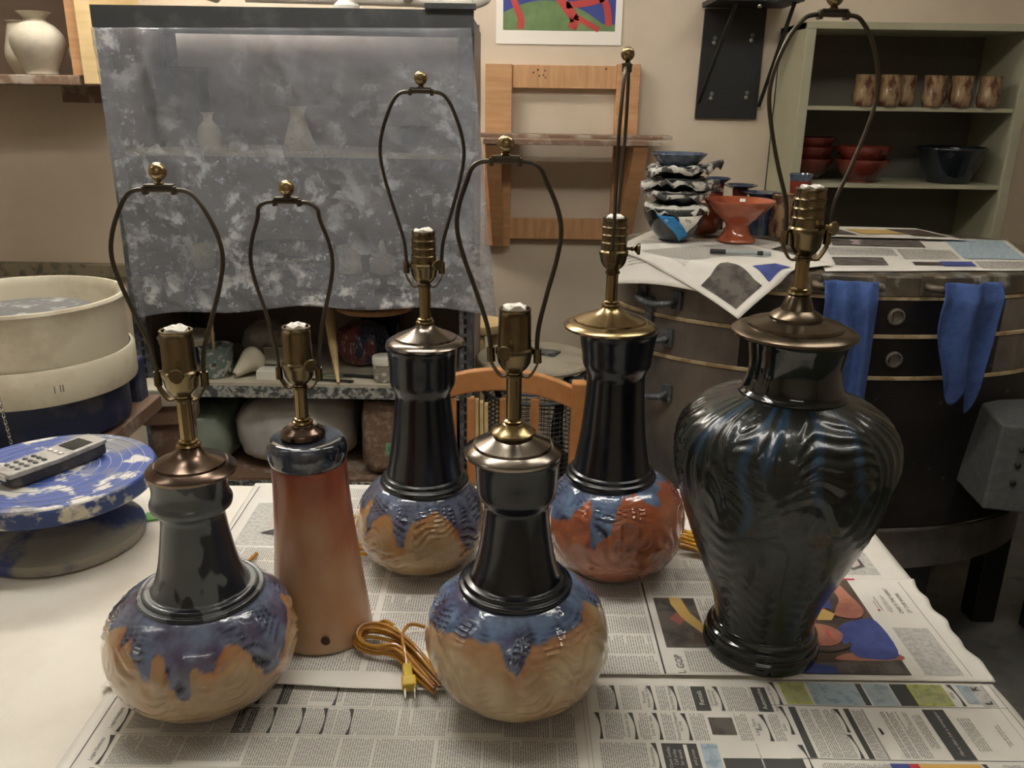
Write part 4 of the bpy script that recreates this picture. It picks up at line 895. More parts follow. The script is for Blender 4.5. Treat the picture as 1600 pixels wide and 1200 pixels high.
# pots half seen through the plastic
TG = 'pots seen through the hanging plastic'
pot('bisque_vase', [(.02, 0), (.026, .002), (.030, .03), (.026, .055), (.013, .07), (.012, .085), (.018, .092), (.015, .092)], (-.805, 2.34, S1), m_clayw, 'small pale vase on the middle rack shelf, left', 'vase', TG)
pot('bisque_vase', [(.028, 0), (.034, .002), (.038, .02), (.026, .06), (.018, .085), (.022, .105), (.027, .11), (.022, .11)], (-.57, 2.34, S1), m_clayw, 'flared pale vase on the middle rack shelf, centre', 'vase', TG)
pot('bisque_bowl', [(.03, 0), (.034, .002), (.06, .03), (.078, .06), (.075, .062), (.05, .03), (.0005, .01)], (-.30, 2.34, S1), m_bowl, 'dark bowl on the middle rack shelf, right', 'bowl', TG)
t = thing('slab_box', 'dark upright box on the middle rack shelf', 'box', (-.91, 2.46, S1)); MB().box((0, 0, .10), (.12, .09, .20)).build('body', m_phonedk, t, smooth=False, bevel=.004); MB().box((0, 0, .203), (.124, .094, .006)).build('lid', m_black, t, smooth=False)
for k in range(4):
    pot('plate', [(.06, 0), (.07, .001), (.10, .006), (.142, .016), (.148, .018), (.142, .019), (.10, .009), (.0005, .004)], (-.65 + .004 * (k % 2), 2.37, S2 + .0 + k * .0105), [m_clayw, m_bowl, m_clayw, m_bluerim][k], ['bottom pale plate', 'second dark plate', 'third pale plate', 'topmost blue plate'][k] + ' of the stack behind the plastic', 'plate', 'stacked plates behind the plastic', 56)
t = thing('plastic_jar', 'white screw-lid plastic jar seen through the plastic sheet', 'jar', (-.441, 2.29, S2))
MB().lathe([(.028, 0), (.031, .003), (.031, .022), (.029, .025), (.029, .05), (.026, .055)], 36).build('body', m_white, t); MB().lathe([(.0335, .052), (.034, .055), (.034, .07), (.0001, .072)], 36).build('lid', m_white, t)
t = thing('squeeze_bottle', 'pale squeeze bottle with nozzle seen through the plastic sheet', 'bottle', (-.354, 2.29, S2))
MB().lathe([(.032, 0), (.034, .003), (.034, .035), (.028, .048), (.012, .054)], 32).build('body', M('pink_white_plastic', srgb(196, 178, 170), rough=.4), t); MB().lathe([(.012, .053), (.011, .062), (.006, .085), (.002, .09)], 20).build('nozzle', m_white, t)
pot('bisque_cup', [(.02, 0), (.026, .002), (.034, .03), (.034, .058), (.031, .058), (.028, .02), (.0005, .006)], (-.848, 2.33, S2), m_clayw, 'pale cup behind the lower plastic sheet at the left', 'cup', TG)

# ------------------------------------------------------------------ wall shelf with the white vase, top left
t = thing('wall_box_shelf', 'pale wooden box shelf on the wall at top left', 'shelf', (0, 0, 0))
MB().box((-1.70, 3.07, 1.531), (.62, .36, .030)).build('shelf_board', m_wooddk, t, smooth=False, bevel=.003)
MB().box((-1.3965, 3.075, 1.87), (.035, .35, .648)).build('side_panel', m_wood, t, smooth=False, bevel=.002)
MB().box((-1.345, 3.06, 1.86), (.05, .37, .68)).build('face_panel', m_woodpale, t, smooth=False, bevel=.002)
MB().box((-1.71, 3.24, 1.87), (.60, .02, .648)).build('back_panel', M('dark_brown_panel', srgb(96, 76, 58), rough=.7), t, smooth=False)  # back of the box in one even dark brown
MB().box((-1.50, 3.235, 1.487), (.24, .03, .056)).build('ledger', m_wooddk, t, smooth=False)
MB().box((-1.70, 3.07, 2.2), (.62, .36, .025)).build('top_board', m_woodpale, t, smooth=False)
VG = 'unfired pots on the wall shelf'
pot('white_vase', [(.045, 0), (.050, .002), (.050, .010), (.054, .022), (.072, .06), (.082, .095), (.076, .125), (.054, .150), (.036, .162), (.032, .170), (.044, .184), (.052, .190), (.045, .188), (.03, .17)], (-1.545, 2.965, 1.546), m_clay, 'round white unfired vase with flared lip on the wall shelf', 'vase', VG, 64)
pot('white_vase', [(.04, 0), (.05, .01), (.075, .06), (.070, .10), (.03, .13), (.035, .14), (.028, .14)], (-1.445, 3.13, 1.546), m_clay, 'unfired pot mostly hidden behind the white vase, right', 'vase', VG, 48)
pot('white_vase', [(.045, 0), (.05, .01), (.07, .06), (.06, .12), (.05, .165), (.056, .172), (.05, .172)], (-1.665, 3.12, 1.546), m_clay, 'unfired pot in shadow behind the white vase, left', 'vase', VG, 48)

# ------------------------------------------------------------------ poster, timber wall bracket, folding bracket
t = thing('wall_poster', 'white-bordered poster with red shapes on blue and green, cut off at the top', 'poster', (0, WY - .003, 0))
MB().box((.146, 0, 1.905), (.44, .0016, .455)).build('sheet', m_tissue, t, smooth=False)
art = [M('poster_blue', srgb(50, 66, 150), rough=.6), M('poster_green', srgb(92, 124, 70), srgb(112, 140, 84), scale=12, lo=.4, hi=.6, rough=.6), M('poster_red', srgb(206, 66, 60), rough=.6)]
mb = MB(); yy = -.0013
mb.poly([(-.05, yy, 1.723), (.342, yy, 1.723), (.342, yy, 2.10), (-.05, yy, 2.10)], 0)
hill = [(-.05 + .392 * i / 20, yy - .0003, 1.745 + .075 * math.sin(math.pi * min(1, i / 20 + .12)) ** .8) for i in range(21)]
mb.poly([(-.05, yy - .0003, 1.723)] + [(.342, yy - .0003, 1.723)] + hill[::-1], 1)
def ribbon(pts, wd):
    q = spline([(x, 0, z) for x, z in pts], 6)
    for a, b_ in zip(q, q[1:]):
        d = (b_ - a).normalized(); n = Vector((-d.z, 0, d.x)); a2 = a - d * .001
        mb.add([(p.x, yy - .0007, p.z) for p in (a2 + n * wd, a2 - n * wd, b_ - n * wd, b_ + n * wd)], [(0, 1, 2, 3)], 2)
ribbon([(-.03, 1.86), (-.005, 1.80), (.012, 1.76), (.01, 1.727)], .011); ribbon([(.12, 1.86), (.17, 1.80), (.20, 1.76), (.19, 1.73)], .016)
ribbon([(.20, 1.77), (.25, 1.745), (.285, 1.727)], .009); ribbon([(.24, 1.87), (.30, 1.82), (.315, 1.78), (.32, 1.74)], .012); ribbon([(.17, 1.805), (.25, 1.815), (.30, 1.83)], .011)
ribbon([(.06, 1.95), (.10, 1.98), (.18, 1.96), (.26, 1.98)], .016)
mb.build('printed_picture', art, t, smooth=False)

t = thing('timber_wall_frame', 'pine timber frame screwed to the wall carrying a narrow shelf', 'frame', (0, 0, 0))
MB().box((-.063, WY - .02, 1.29), (.095, .04, .64)).build('upright', m_wood, t, smooth=False, bevel=.002)
MB().box((.395, WY - .02, 1.295), (.082, .04, .64)).build('upright', m_wood, t, smooth=False, bevel=.002)
ra = MB().box((.17, WY - .017, 1.570), (.368, .034, .078)).build('crossbar', m_woodx, t, smooth=False, bevel=.002)
for (x, z) in ((.06, 1.583), (.075, 1.592), (.10, 1.590), (.095, 1.575), (.08, 1.572), (.102, 1.567), (.315, 1.598)):
    MB().ball((x, WY - .034, z), .0036, 10, sc=(1, .3, 1)).build('nail_hole', m_pbrown, ra)
MB().box((.17, WY - .017, 1.035), (.38, .034, .075)).build('crossbar', m_woodx, t, smooth=False, bevel=.002)
mb = MB(); mb.add([(.40, WY - .04, 1.345), (.40, WY - .25, 1.345), (.40, WY - .22, 1.30), (.37, WY - .045, .97), (.37, WY - .04, .97), (.45, WY - .04, 1.345), (.45, WY - .25, 1.345), (.45, WY - .22, 1.30), (.43, WY - .045, .97), (.43, WY - .04, .97)],
                  [(0, 1, 2, 3, 4), (9, 8, 7, 6, 5), (0, 5, 6, 1), (1, 6, 7, 2), (2, 7, 8, 3), (3, 8, 9, 4), (4, 9, 5, 0)]); mb.build('support_arm', m_wood, t, smooth=False)
mb = MB(); mb.add([(-.10, WY - .04, 1.345), (-.10, WY - .25, 1.345), (-.10, WY - .22, 1.30), (-.08, WY - .045, .97), (-.08, WY - .04, .97), (-.05, WY - .04, 1.345), (-.05, WY - .25, 1.345), (-.05, WY - .22, 1.30), (-.04, WY - .045, .97), (-.04, WY - .04, .97)],
                  [(0, 1, 2, 3, 4), (9, 8, 7, 6, 5), (0, 5, 6, 1), (1, 6, 7, 2), (2, 7, 8, 3), (3, 8, 9, 4), (4, 9, 5, 0)]); mb.build('support_arm', m_wood, t, smooth=False)
thing1(MB().box((.19, WY - .15, 1.357), (.60, .20, .018)), 'shelf_plank', m_wooddk, 'narrow dusty plank lying on the timber wall frame', 'plank', 'planks on the timber wall frame', smooth=False, bevel=.002)
thing1(MB().box((.20, WY - .10, 1.372), (.69, .10, .012)), 'shelf_plank', m_wooddk, 'longer thin plank on top of the narrow plank', 'plank', 'planks on the timber wall frame', smooth=False, bevel=.002)

t = thing('folding_bracket', 'black steel television wall bracket with slanted side arms', 'bracket', (0, 0, 0))
pl = MB().add([(.652, WY - .014, 1.80), (.865, WY - .014, 1.805), (.865, WY - .014, 1.437), (.645, WY - .014, 1.437), (.652, WY, 1.80), (.865, WY, 1.805), (.865, WY, 1.437), (.645, WY, 1.437)],
              [(3, 2, 1, 0), (4, 5, 6, 7), (0, 1, 5, 4), (1, 2, 6, 5), (2, 3, 7, 6), (3, 0, 4, 7)]).build('wall_plate', m_black, t, smooth=False)
for (x, z) in ((.69, 1.69), (.82, 1.70), (.695, 1.505), (.82, 1.51)):
    MB().lathe([(.0001, 0), (.0075, 0), (.007, .004), (.0001, .005)], 14, (x, WY - .014, z), Matrix.Rotation(R(90), 4, 'X')).build('bolt', m_chrome, pl)
    MB().lathe([(.0001, 0), (.0075, 0), (.007, .003), (.0001, .003)], 14, (x + .003, WY - .014, z + .016), Matrix.Rotation(R(90), 4, 'X')).build('bolt_hole', m_grey, pl)
MB().box((.78, WY - .13, 1.812), (.28, .24, .016)).build('top_plate', m_black, t, smooth=False)
MB().bar((.715, WY - .20, 1.803), (.652, WY - .02, 1.49), .012, .005, side=(1, 0, 0)).build('side_arm', m_black, t, smooth=False)
MB().bar((.90, WY - .21, 1.803), (.868, WY - .02, 1.48), .012, .005, side=(1, 0, 0)).build('side_arm', m_black, t, smooth=False)
MB().ball((.78, WY - .24, 1.79), .008, 12).build('clamp_screw', m_chrome, t)

# ------------------------------------------------------------------ sage cabinet with mugs and bowls
CX0, CX1, CY0, CY1 = .925, 1.66, 2.95, WY
t = thing('open_cabinet', 'sage-painted open cabinet against the wall behind the kiln', 'cabinet', (0, 0, 0))
MB().box((CX0 + .011, (CY0 + CY1) / 2 + .01, .87), (.022, CY1 - CY0 - .02, 1.74)).build('side_panel', m_cab, t, smooth=False)
MB().box((CX1 - .011, (CY0 + CY1) / 2 + .01, .87), (.022, CY1 - CY0 - .02, 1.74)).build('side_panel', m_cab, t, smooth=False)
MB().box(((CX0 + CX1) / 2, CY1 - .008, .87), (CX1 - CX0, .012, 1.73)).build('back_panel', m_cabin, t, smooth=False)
MB().box(((CX0 + CX1) / 2, (CY0 + CY1) / 2, 1.731), (CX1 - CX0, CY1 - CY0, .022)).build('top_panel', m_cab, t, smooth=False, bevel=.002)
MB().box((CX0 + .012, CY0 + .008, .86), (.032, .018, 1.72)).build('face_stile', m_cab, t, smooth=False, bevel=.002)
MB().box((CX1 - .012, CY0 + .008, .86), (.032, .018, 1.72)).build('face_stile', m_cab, t, smooth=False, bevel=.002)
for z in (1.480, 1.232, .98, .70, .40, .10): MB().box(((CX0 + CX1) / 2, (CY0 + CY1) / 2 + .005, z), (CX1 - CX0 - .05, CY1 - CY0 - .025, .013)).build('shelf', m_cab, t, smooth=False)
MUG = [(.024, 0), (.030, .002), (.034, .012), (.037, .03), (.034, .05), (.0325, .07), (.035, .094), (.0355, .096), (.032, .095), (.03, .05), (.0005, .006)]
mugspots = [(1.145, 2.985, 'first'), (1.226, 2.982, 'second'), (1.290, 3.02, 'third'), (1.372, 2.983, 'fourth'), (1.462, 2.984, 'fifth'), (1.553, 2.982, 'sixth')]
q = [(p.x, p.y) for p in spline([Vector((r, z, 0)) for r, z in MUG], 3)]
mesh_m = MB().lathe(q, 36).mesh('mug_body', m_mug); mesh_h = MB().tube(spline([(.033, 0, .075), (.055, 0, .072), (.06, 0, .05), (.05, 0, .028), (.034, 0, .024)], 5), .0048, 8).mesh('mug_handle', m_mug)
for i, (x, y, nth) in enumerate(mugspots):
    t = thing('mug', nth + ' brown glazed mug from the left on the cabinet shelf', 'mug', (x, y, 1.4875), R([70, 60, 100, 20, 80, 65][i]), 'brown mugs in the cabinet')
    for nm, me in (('body', mesh_m), ('handle', mesh_h)):
        o = bpy.data.objects.new(nm, me); col.objects.link(o); o.parent = t
BOWL = lambda r, h: [(r * .42, 0), (r * .48, .002), (r * .47, .008), (r * .68, h * .35), (r * .9, h * .75), (r, h), (r * .965, h), (r * .84, h * .7), (r * .5, h * .25), (.0005, h * .14)]
RG = 'red bowls stacked in the cabinet'
for k, (x, y, z, r, h, lab) in enumerate([(1.036, 3.128, 1.2385, .085, .07, 'lowest red bowl of the left stack in the cabinet'), (1.036, 3.128, 1.2785, .085, .07, 'middle red bowl of the left stack in the cabinet'), (1.036, 3.128, 1.3185, .085, .062, 'topmost red bowl of the left stack in the cabinet'),
                                          (1.186, 3.03, 1.2385, .092, .075, 'lower red bowl of the right-hand pair in the cabinet'), (1.186, 3.03, 1.281, .092, .075, 'upper red bowl of the right-hand pair in the cabinet')]):
    pot('red_bowl', BOWL(r, h), (x, y, z), m_red, lab, 'bowl', RG, 48, 3)
pot('large_dark_bowl', [(.06, 0), (.066, .003), (.075, .02), (.10, .075), (.112, .105), (.116, .116), (.108, .118), (.095, .08), (.0005, .02)], (1.50, 3.06, 1.2385), m_bowl, 'large dark bowl on the right of the cabinet shelf', 'bowl', None, 56, 3)
for (x, lab) in ((1.10, 'dark plate lying low in the cabinet at the left'), (1.36, 'dark plate lying low in the cabinet at the centre')):
    pot('dark_plate', [(.06, 0), (.07, .002), (.10, .012), (.115, .025), (.11, .027), (.08, .012), (.0005, .008)], (x, 3.06, .9865 + .09), m_bowl, lab, 'plate', 'dark plates low in the cabinet', 48, 3).location.z = .9865

# ------------------------------------------------------------------ kiln
KX, KY, KA, KB = .93, 2.46, .645, .415
def kp(tdeg, z, off=0):
    a = R(tdeg); return Vector((KX + (KA + off) * math.sin(a), KY - (KB + off) * math.cos(a), z))
def kn(tdeg):
    a = R(tdeg); return Vector((math.sin(a) / KA, -math.cos(a) / KB, 0)).normalized()
def ksec(z0, z1, mats, name, parent, off=0, bev=.004, panel=None):
    n = 120; mb = MB(); pr = [(-bev, z0), (0, z0 + bev), (0, z1 - bev), (-bev, z1)]
    vs_ = [kp(360 * k / n, z, off + d) for d, z in pr for k in range(n)]; fs = []
    for i in range(3):
        for k in range(n): fs.append((i * n + k, i * n + (k + 1) % n, (i + 1) * n + (k + 1) % n, (i + 1) * n + k))
    fs.append(tuple(range(n))[::-1]); fs.append(tuple(3 * n + k for k in range(n)))
    mb.add(vs_, fs); o = mb.build(name, mats, parent)
    if panel:
        for p in o.data.polygons:
            if len(p.vertices) == 4:
                c = p.center; a = math.degrees(math.atan2((c.x - KX) / KA, -(c.y - KY) / KB))
                if panel[0] < a < panel[1]: p.material_index = 1
    return o
kt = thing('oval_kiln', 'big oval electric kiln with steel bands, newspaper spread on its lid', 'kiln', (0, 0, 0))
lid = ksec(1.052, 1.104, m_lid, 'lid', kt, .004)
ksec(1.044, 1.054, m_brick, 'lid_brick_edge', kt, .002, .001)
s1_ = ksec(.956, 1.046, [m_kiln, m_kilnblk], 'upper_ring', kt, 0, .004, (-34, 26)); ksec(.948, .958, m_brick, 'ring_brick_edge', kt, .003, .001)
s2_ = ksec(.848, .950, [m_kiln, m_kilnblk], 'middle_ring', kt, 0, .004, (-34, 26)); ksec(.840, .850, m_brick, 'ring_brick_edge', kt, .003, .001)
s3_ = ksec(.424, .842, [m_kiln, m_kilnblk], 'lower_body', kt, 0, .004, (-28, 75)); ksec(.416, .426, m_chrome, 'bottom_band', kt, .004, .001)
ksec(.29, .417, [m_kiln], 'stand_skirt', kt, -.012)
for a in (-60, -20, 20, 62, 120, 180, 240): MB().bar(kp(a, .295, -.06), kp(a, 0, -.06), .07, .07).build('stand_leg', m_black, kt, smooth=False, bevel=.004)
def khandle(a, z, par, mat=m_steel, w_=.11, out=.042, sag=.012):
    c = kp(a, z); n = kn(a); tg = Vector((-n.y, n.x, 0)); 
    pts = spline([c - tg * w_ / 2, c - tg * (w_ / 2 - .006) + n * out * .8 + Vector((0, 0, -sag * .4)), c + n * out + Vector((0, 0, -sag)), c + tg * (w_ / 2 - .006) + n * out * .8 + Vector((0, 0, -sag * .4)), c + tg * w_ / 2], 5)
    h_ = MB().tube(pts, .0085, 10).build('handle', mat, par)
    for s in (-1, 1):
        T_ = Matrix((tg, n, Vector((0, 0, 1)))).transposed().to_4x4()
        MB().box(c + tg * s * w_ / 2 + n * .003, (.028, .008, .048), M_=T_).build('handle_plate', mat, h_, smooth=False, bevel=.001)
khandle(-57, 1.003, s1_); khandle(-59, .90, s2_); khandle(-58, .745, s3_)
khandle(-11, 1.082, lid, m_lid, .15, .05, 0); khandle(12.5, 1.082, lid, m_lid, .15, .05, 0)
for (a, z) in ((-60, .965), (-62, .862)):
    c = kp(a, z); n = kn(a); tg = Vector((-n.y, n.x, 0)); T_ = Matrix((tg, n, Vector((0, 0, 1)))).transposed().to_4x4()
    MB().box(c + n * .006, (.024, .012, .07), M_=T_).build('latch', m_steel, kt, smooth=False, bevel=.002)
for (a, z) in ((.5, 1.004), (1.5, .895)):
    c = kp(a, z); n = kn(a); T_ = Matrix.Rotation(R(90), 4, 'X')
    MB().lathe([(.016, 0), (.021, 0), (.021, .006), (.0165, .008), (.0155, .004), (.015, -.01), (.0001, -.01)], 28, c, T_).build('peephole', m_kiln, kt)
c = Vector((1.275, 2.0, .655))
bx_ = MB(); bx_.add([(-.095, -.06, -.115), (.12, -.085, -.13), (.12, .11, -.115), (-.095, .11, -.1), (-.075, -.04, .10), (.12, -.06, .11), (.12, .11, .125), (-.06, .11, .115)], [(3, 2, 1, 0), (4, 5, 6, 7), (0, 1, 5, 4), (1, 2, 6, 5), (2, 3, 7, 6), (3, 0, 4, 7)])
bo = bx_.build('control_box', m_grey, kt, smooth=False, bevel=.006); bo.location = c
for (dx, z) in ((-.028, .045), (-.03, .005), (-.036, -.04)): MB().ball((dx, -.062 - .004 * (z < 0), z), .008, 12, sc=(1, .7, 1)).build('knob', m_black, bo)
MB().box((.045, -.072, .01), (.05, .012, .13)).build('display', M('green_display', srgb(70, 110, 100), rough=.2), bo, smooth=False)

# towels over the lid handles
def towel(name, a, wd, z1, label, folds, tails=False, seed=0):
    c = kp(a, 1.082, .05); n = kn(a); tg = Vector((-n.y, n.x, 0)); mb = MB()
    def fn(u, v):
        s = u - .5
        if v < .12:                       # over the handle and down behind it
            k = v / .12; z = 1.070 + .029 * math.sin(k * math.pi / 2); o_ = -.014 + .016 * k
        else:
            k = (v - .12) / .88; end = z1
            if tails: end = z1 + (.05 * abs(s) ** .5 if s < 0 else 0) + .035 * (2 * abs(abs(s) - .25) / .25) ** 2 * .5
            z = 1.099 - k * (1.099 - end); o_ = .002 + .016 * min(1, k * 7)
        w_ = wd * ((1 + .16 * math.sin(v * 4.2)) if tails else (1 - .04 * v)) * (1 - (.38 * max(0, v - .62) if tails else 0))
        f = (.5 + .5 * math.sin(u * math.pi * folds + seed + .8 * N3(v * 2, seed))) * (.012 if tails else .017) * min(1, v * 4 + .15) + .006 * N3(u * 6, v * 3, seed)
        if tails: f += .020 * math.exp(-((s + .05) / .16) ** 2) * (1 - v * .6)
        p = c + tg * (s * w_ + ((.012 * math.sin(v * 4 + seed) + .012 * v) if tails else .004 * v)) + n * (o_ + f)
        return (p.x, p.y, z)
    mb.grid(48, 48, fn); o = mb.build(name, m_cloth, solid=.003, angle=80); return tag(o, label, 'towel', 'blue towels on the kiln')
towel('blue_towel', -11, .125, .785, 'straight blue towel hung over the left handle of the kiln lid', 5, False, 1.0)
towel('blue_towel', 12.5, .135, .775, 'bunched blue towel with trailing ends on the right kiln handle', 3.4, True, 2.3)

# newspapers on the kiln lid
def ksheet(label, cor, seed, blocks, z=1.1065, n=40):
    t = thing('newspaper_sheet', label, 'newspaper', (0, 0, 0), 0, 'newspaper sheets on the kiln')
    P = [Vector((*c_, 0)) for c_ in cor]
    def pos(u, v, lift=0):
        p = (P[0] * (1 - u) + P[1] * u) * (1 - v) + (P[3] * (1 - u) + P[2] * u) * v; d = p - Vector((KX, KY, 0))
        s = math.sqrt((d.x / (KA + .012)) ** 2 + (d.y / (KB + .012)) ** 2); zz = z + .0012 * (1 + N3(p.x * 7 + seed, p.y * 7))
        if s > 1:
            e = Vector((KX, KY, 0)) + d / s; ex = (p - e).length; dr = d.normalized(); bend = min(ex, .03)
            p = e + dr * (ex * .62); zz -= ex * .62 * min(1, ex / .04) + bend * .15
        return (p.x, p.y, zz + lift)
    MB().grid(n, n, pos).build('paper', m_news, t, solid=.0004)
    txt = MB(); rnd = random.Random(seed)
    for (u0, u1, v0, v1, ink) in blocks:
        if ink == I_TXT:
            v = v0
            while v < v1:
                u = u0
                while u < u1:
                    l = min(rnd.uniform(.012, .035), u1 - u); txt.add([pos(u, v, .0007), pos(u + l, v, .0007), pos(u + l, v + .005, .0007), pos(u, v + .005, .0007)], [(0, 1, 2, 3)], ink); u += l + .006
                v += .0125
        else:
            k = MB().grid(32, 32, lambda a, b_: pos(u0 + (u1 - u0) * a, v0 + (v1 - v0) * b_, .0020), ink); k.build('printed_photo', INKS, t, smooth=False)
    if txt.f: txt.build('text_lines', INKS, t, smooth=False, kind='stuff')
ksheet('newspaper on the kiln hanging over its left shoulder', [(.215, 2.25), (.46, 2.06), (.80, 2.50), (.50, 2.86)], 3, [(.1, .9, .55, .9, I_TXT), (.1, .45, .1, .5, I_TXT)])
ksheet('newspaper on the kiln with a pointed corner hanging over the front', [(.498, 1.955), (.80, 2.13), (.62, 2.55), (.26, 2.36)], 7, [(.05, .34, .05, .30, I_PGY), (.40, .62, .04, .16, I_PBL), (.1, .9, .45, .8, I_TXT)], 1.1125)
ksheet('newspaper on the kiln covering the right side of the lid', [(.76, 2.075), (1.33, 2.13), (1.50, 2.62), (.92, 2.72)], 9, [(.06, .3, .12, .30, I_PGY), (.55, .7, .10, .22, I_PBL), (.42, .55, .12, .2, I_BRN), (.1, .55, .62, .86, I_PGY), (.2, .34, .66, .8, I_PNK), (.68, .97, .3, .95, I_BLU), (.06, .38, .36, .58, I_TXT), (.40, .66, .28, .58, I_TXT), (.72, .95, .05, .25, I_TXT)], 1.1065)
ksheet('newspaper on the kiln lying flat along its back edge', [(.90, 2.60), (1.35, 2.56), (1.30, 2.80), (.86, 2.83)], 15, [(.05, .35, .2, .8, I_PGY), (.4, .7, .3, .7, I_YEL), (.72, .95, .2, .8, I_BRN)], 1.1145)

# stack of bowls with newspaper between, footed bowl and small pots on the kiln
KT = 1.1165
BG = 'dark bowls stacked with newspaper on the kiln'
def crumple(label, loc, r, seed, spikes, mat=m_news, inner=.5):
    rnd = random.Random(seed); n = 34; rim = []
    for k in range(n):
        a = 360 * k / n; rr = r * rnd.uniform(.93, 1.06); z = rnd.uniform(-.012, .006)
        for (sa_, ln, up_) in spikes:
            d = abs((a - sa_ + 180) % 360 - 180); f = max(0, 1 - d / 26); rr += ln * f; z += up_ * f
        rim.append((a, rr, z))
    mb = MB(); vs_ = []
    for k, (a, rr, z) in enumerate(rim):
        ca, sa = math.sin(R(a)), -math.cos(R(a)); fold = rnd.uniform(-.006, .008)
        vs_ += [(r * inner * ca, r * inner * sa, 0), (r * .82 * ca, r * .82 * sa, fold * .6 + .002), (rr * ca, rr * sa, z), ((rr + .004) * math.sin(R(a + 3)), -(rr + .004) * math.cos(R(a + 3)), z - rnd.uniform(.006, .020))]
    fs = [(k * 4 + i, k * 4 + i + 1, ((k + 1) % n) * 4 + i + 1, ((k + 1) % n) * 4 + i) for k in range(n) for i in range(3)]
    mb.add(vs_, fs); o = mb.build('paper_liner', mat, solid=.0006, angle=22); o.location = loc; return tag(o, label, 'paper', 'crumpled newspaper between the stacked bowls')
bX, bY = .456, 2.47
pot('stacked_bowl', [(.038, 0), (.042, .002), (.041, .006), (.062, .028), (.082, .062), (.089, .090), (.091, .094), (.086, .094), (.076, .062), (.05, .03), (.0005, .016)], (bX, bY, KT), m_bowl, 'lowest dark bowl of the newspaper-lined stack on the kiln', 'bowl', BG, 56, 3)
m_printed = M('printed_newspaper', srgb(206, 202, 192), srgb(80, 76, 74), scale=26, lo=.47, hi=.53, rough=.85)
lv = [(.090, .085), (.128, .083), (.160, .080), (.192, .078)]
for i, (z, r) in enumerate(lv):
    nm = ['second', 'third', 'fourth', 'topmost'][i]; ox = [.004, -.004, .006, 0][i]
    pot('stacked_bowl', [(.034, 0), (.038, .002), (.037, .005), (r * .72, .026), (r * .96, .046), (r, .050), (r * .95, .050), (r * .7, .028), (.0005, .010)], (bX + ox, bY, KT + z - .006 + .005), m_bluerim if i == 3 else m_bowl, nm + ' dark bowl of the newspaper-lined stack on the kiln', 'bowl', BG, 56, 3)
    crumple(['lowest crumpled newspaper liner in the bowl stack', 'second crumpled newspaper liner in the bowl stack', 'third crumpled newspaper liner in the bowl stack', 'topmost crumpled newspaper liner in the bowl stack'][i], (bX + ox * .5, bY, KT + z + [.012, .012, .012, .016][i]), .085, 3 + i * 5, [[(40, .012, .004)], [(75, .05, .02), (-60, .012, 0)], [(-78, .035, -.006), (70, .03, .004)], [(80, .04, .022), (-50, .02, -.004), (25, .012, .006)]][i], [m_news, m_printed, m_printed, m_printed][i], .6)
# folded flap of printed paper over the lowest bowl
t = thing('paper_flap', 'white paper flap with a bright blue stripe folded over the lowest bowl', 'paper', (bX, bY, KT))
def bowlr(z):
    tab = [(.0, .042), (.028, .064), (.062, .085), (.094, .0935)]
    return interp(tab, z) + .0025
def flap(a, z, lift=0):
    r = bowlr(z) + lift; return (r * math.sin(R(a)), -r * math.cos(R(a)), z)
def flapgrid(c, mi, mb, lift=0):
    mb.grid(8, 8, lambda u, v: flap(*[(c[0][i] * (1 - u) + c[1][i] * u) * (1 - v) + (c[3][i] * (1 - u) + c[2][i] * u) * v for i in (0, 1)], lift), mi)
mb = MB(); flapgrid([(-4, .078), (46, .080), (22, .030), (10, .012)], 0, mb)
mb.build('white_flap', m_tissue, t, solid=.0005)
mb = MB(); flapgrid([(-42, .080), (-12, .078), (26, .024), (10, .004)], 0, mb, .0012)
mb.build('blue_stripe', M('bright_blue_print', srgb(26, 128, 200), rough=.5), t, solid=.0005)
q = flap(14, .068, .003); text('ers', .015, q, 0, m_inkdk, t, rot=(R(68), R(18), R(14)))
q = flap(-24, .068, .004); text('cs', .012, q, 0, m_news, t, rot=(R(68), R(18), R(-20)))
pot('footed_bowl', [(.050, 0), (.054, .002), (.052, .008), (.040, .022), (.033, .040), (.036, .052), (.060, .072), (.088, .100), (.099, .114), (.096, .116), (.080, .098), (.04, .075), (.0005, .066)], (.637, 2.47, KT), m_orange, 'orange footed bowl on a pedestal beside the bowl stack', 'bowl', None, 64, 3)
sg = MB().box((0, 0, 0), (.016, .0012, .011)).build('price_tag', m_tissue, bpy.data.objects['footed_bowl'], smooth=False); sg.location = (.028, .076, .107); sg.rotation_euler = (R(-35), 0, R(-15))
SG = 'small red and blue pots behind the footed bowl'
CUPP = lambda r, h, rb: [(rb * .8, 0), (rb, .003), (rb, h * .4), (rb * .8, h * .75), (r, h), (r * .9, h), (rb * .6, h * .6), (.0005, h * .3)]
for (x, y, r_, h_, rb_, lab) in ((.690, 2.68, .050, .140, .03, 'red flared goblet with blue rim behind the footed bowl, right of its twin'), (.622, 2.70, .040, .158, .028, 'taller red goblet with blue rim behind the footed bowl, left of its twin')):
    t = thing('goblet', lab, 'goblet', (x, y, KT), 0, SG)
    MB().lathe([(rb_ * .8, 0), (rb_, .003), (rb_ * 1.05, h_ * .35), (rb_ * .72, h_ * .72), (rb_ * .8, h_ * .9)], 40).build('body', m_red, t)
    MB().lathe([(rb_ * .8, h_ * .9), (r_, h_ - .003), (r_ * 1.01, h_), (r_ * .94, h_), (rb_ * .6, h_ * .9), (.0005, h_ * .86)], 40).build('rim', m_bluerim, t)
pot('saucer', [(.03, 0), (.034, .1), (.040, .118), (.056, .124), (.052, .126), (.0005, .115)], (.735, 2.60, KT), m_bluerim, 'blue wide-lipped pot behind the orange footed bowl', 'pot', SG, 40, 3)
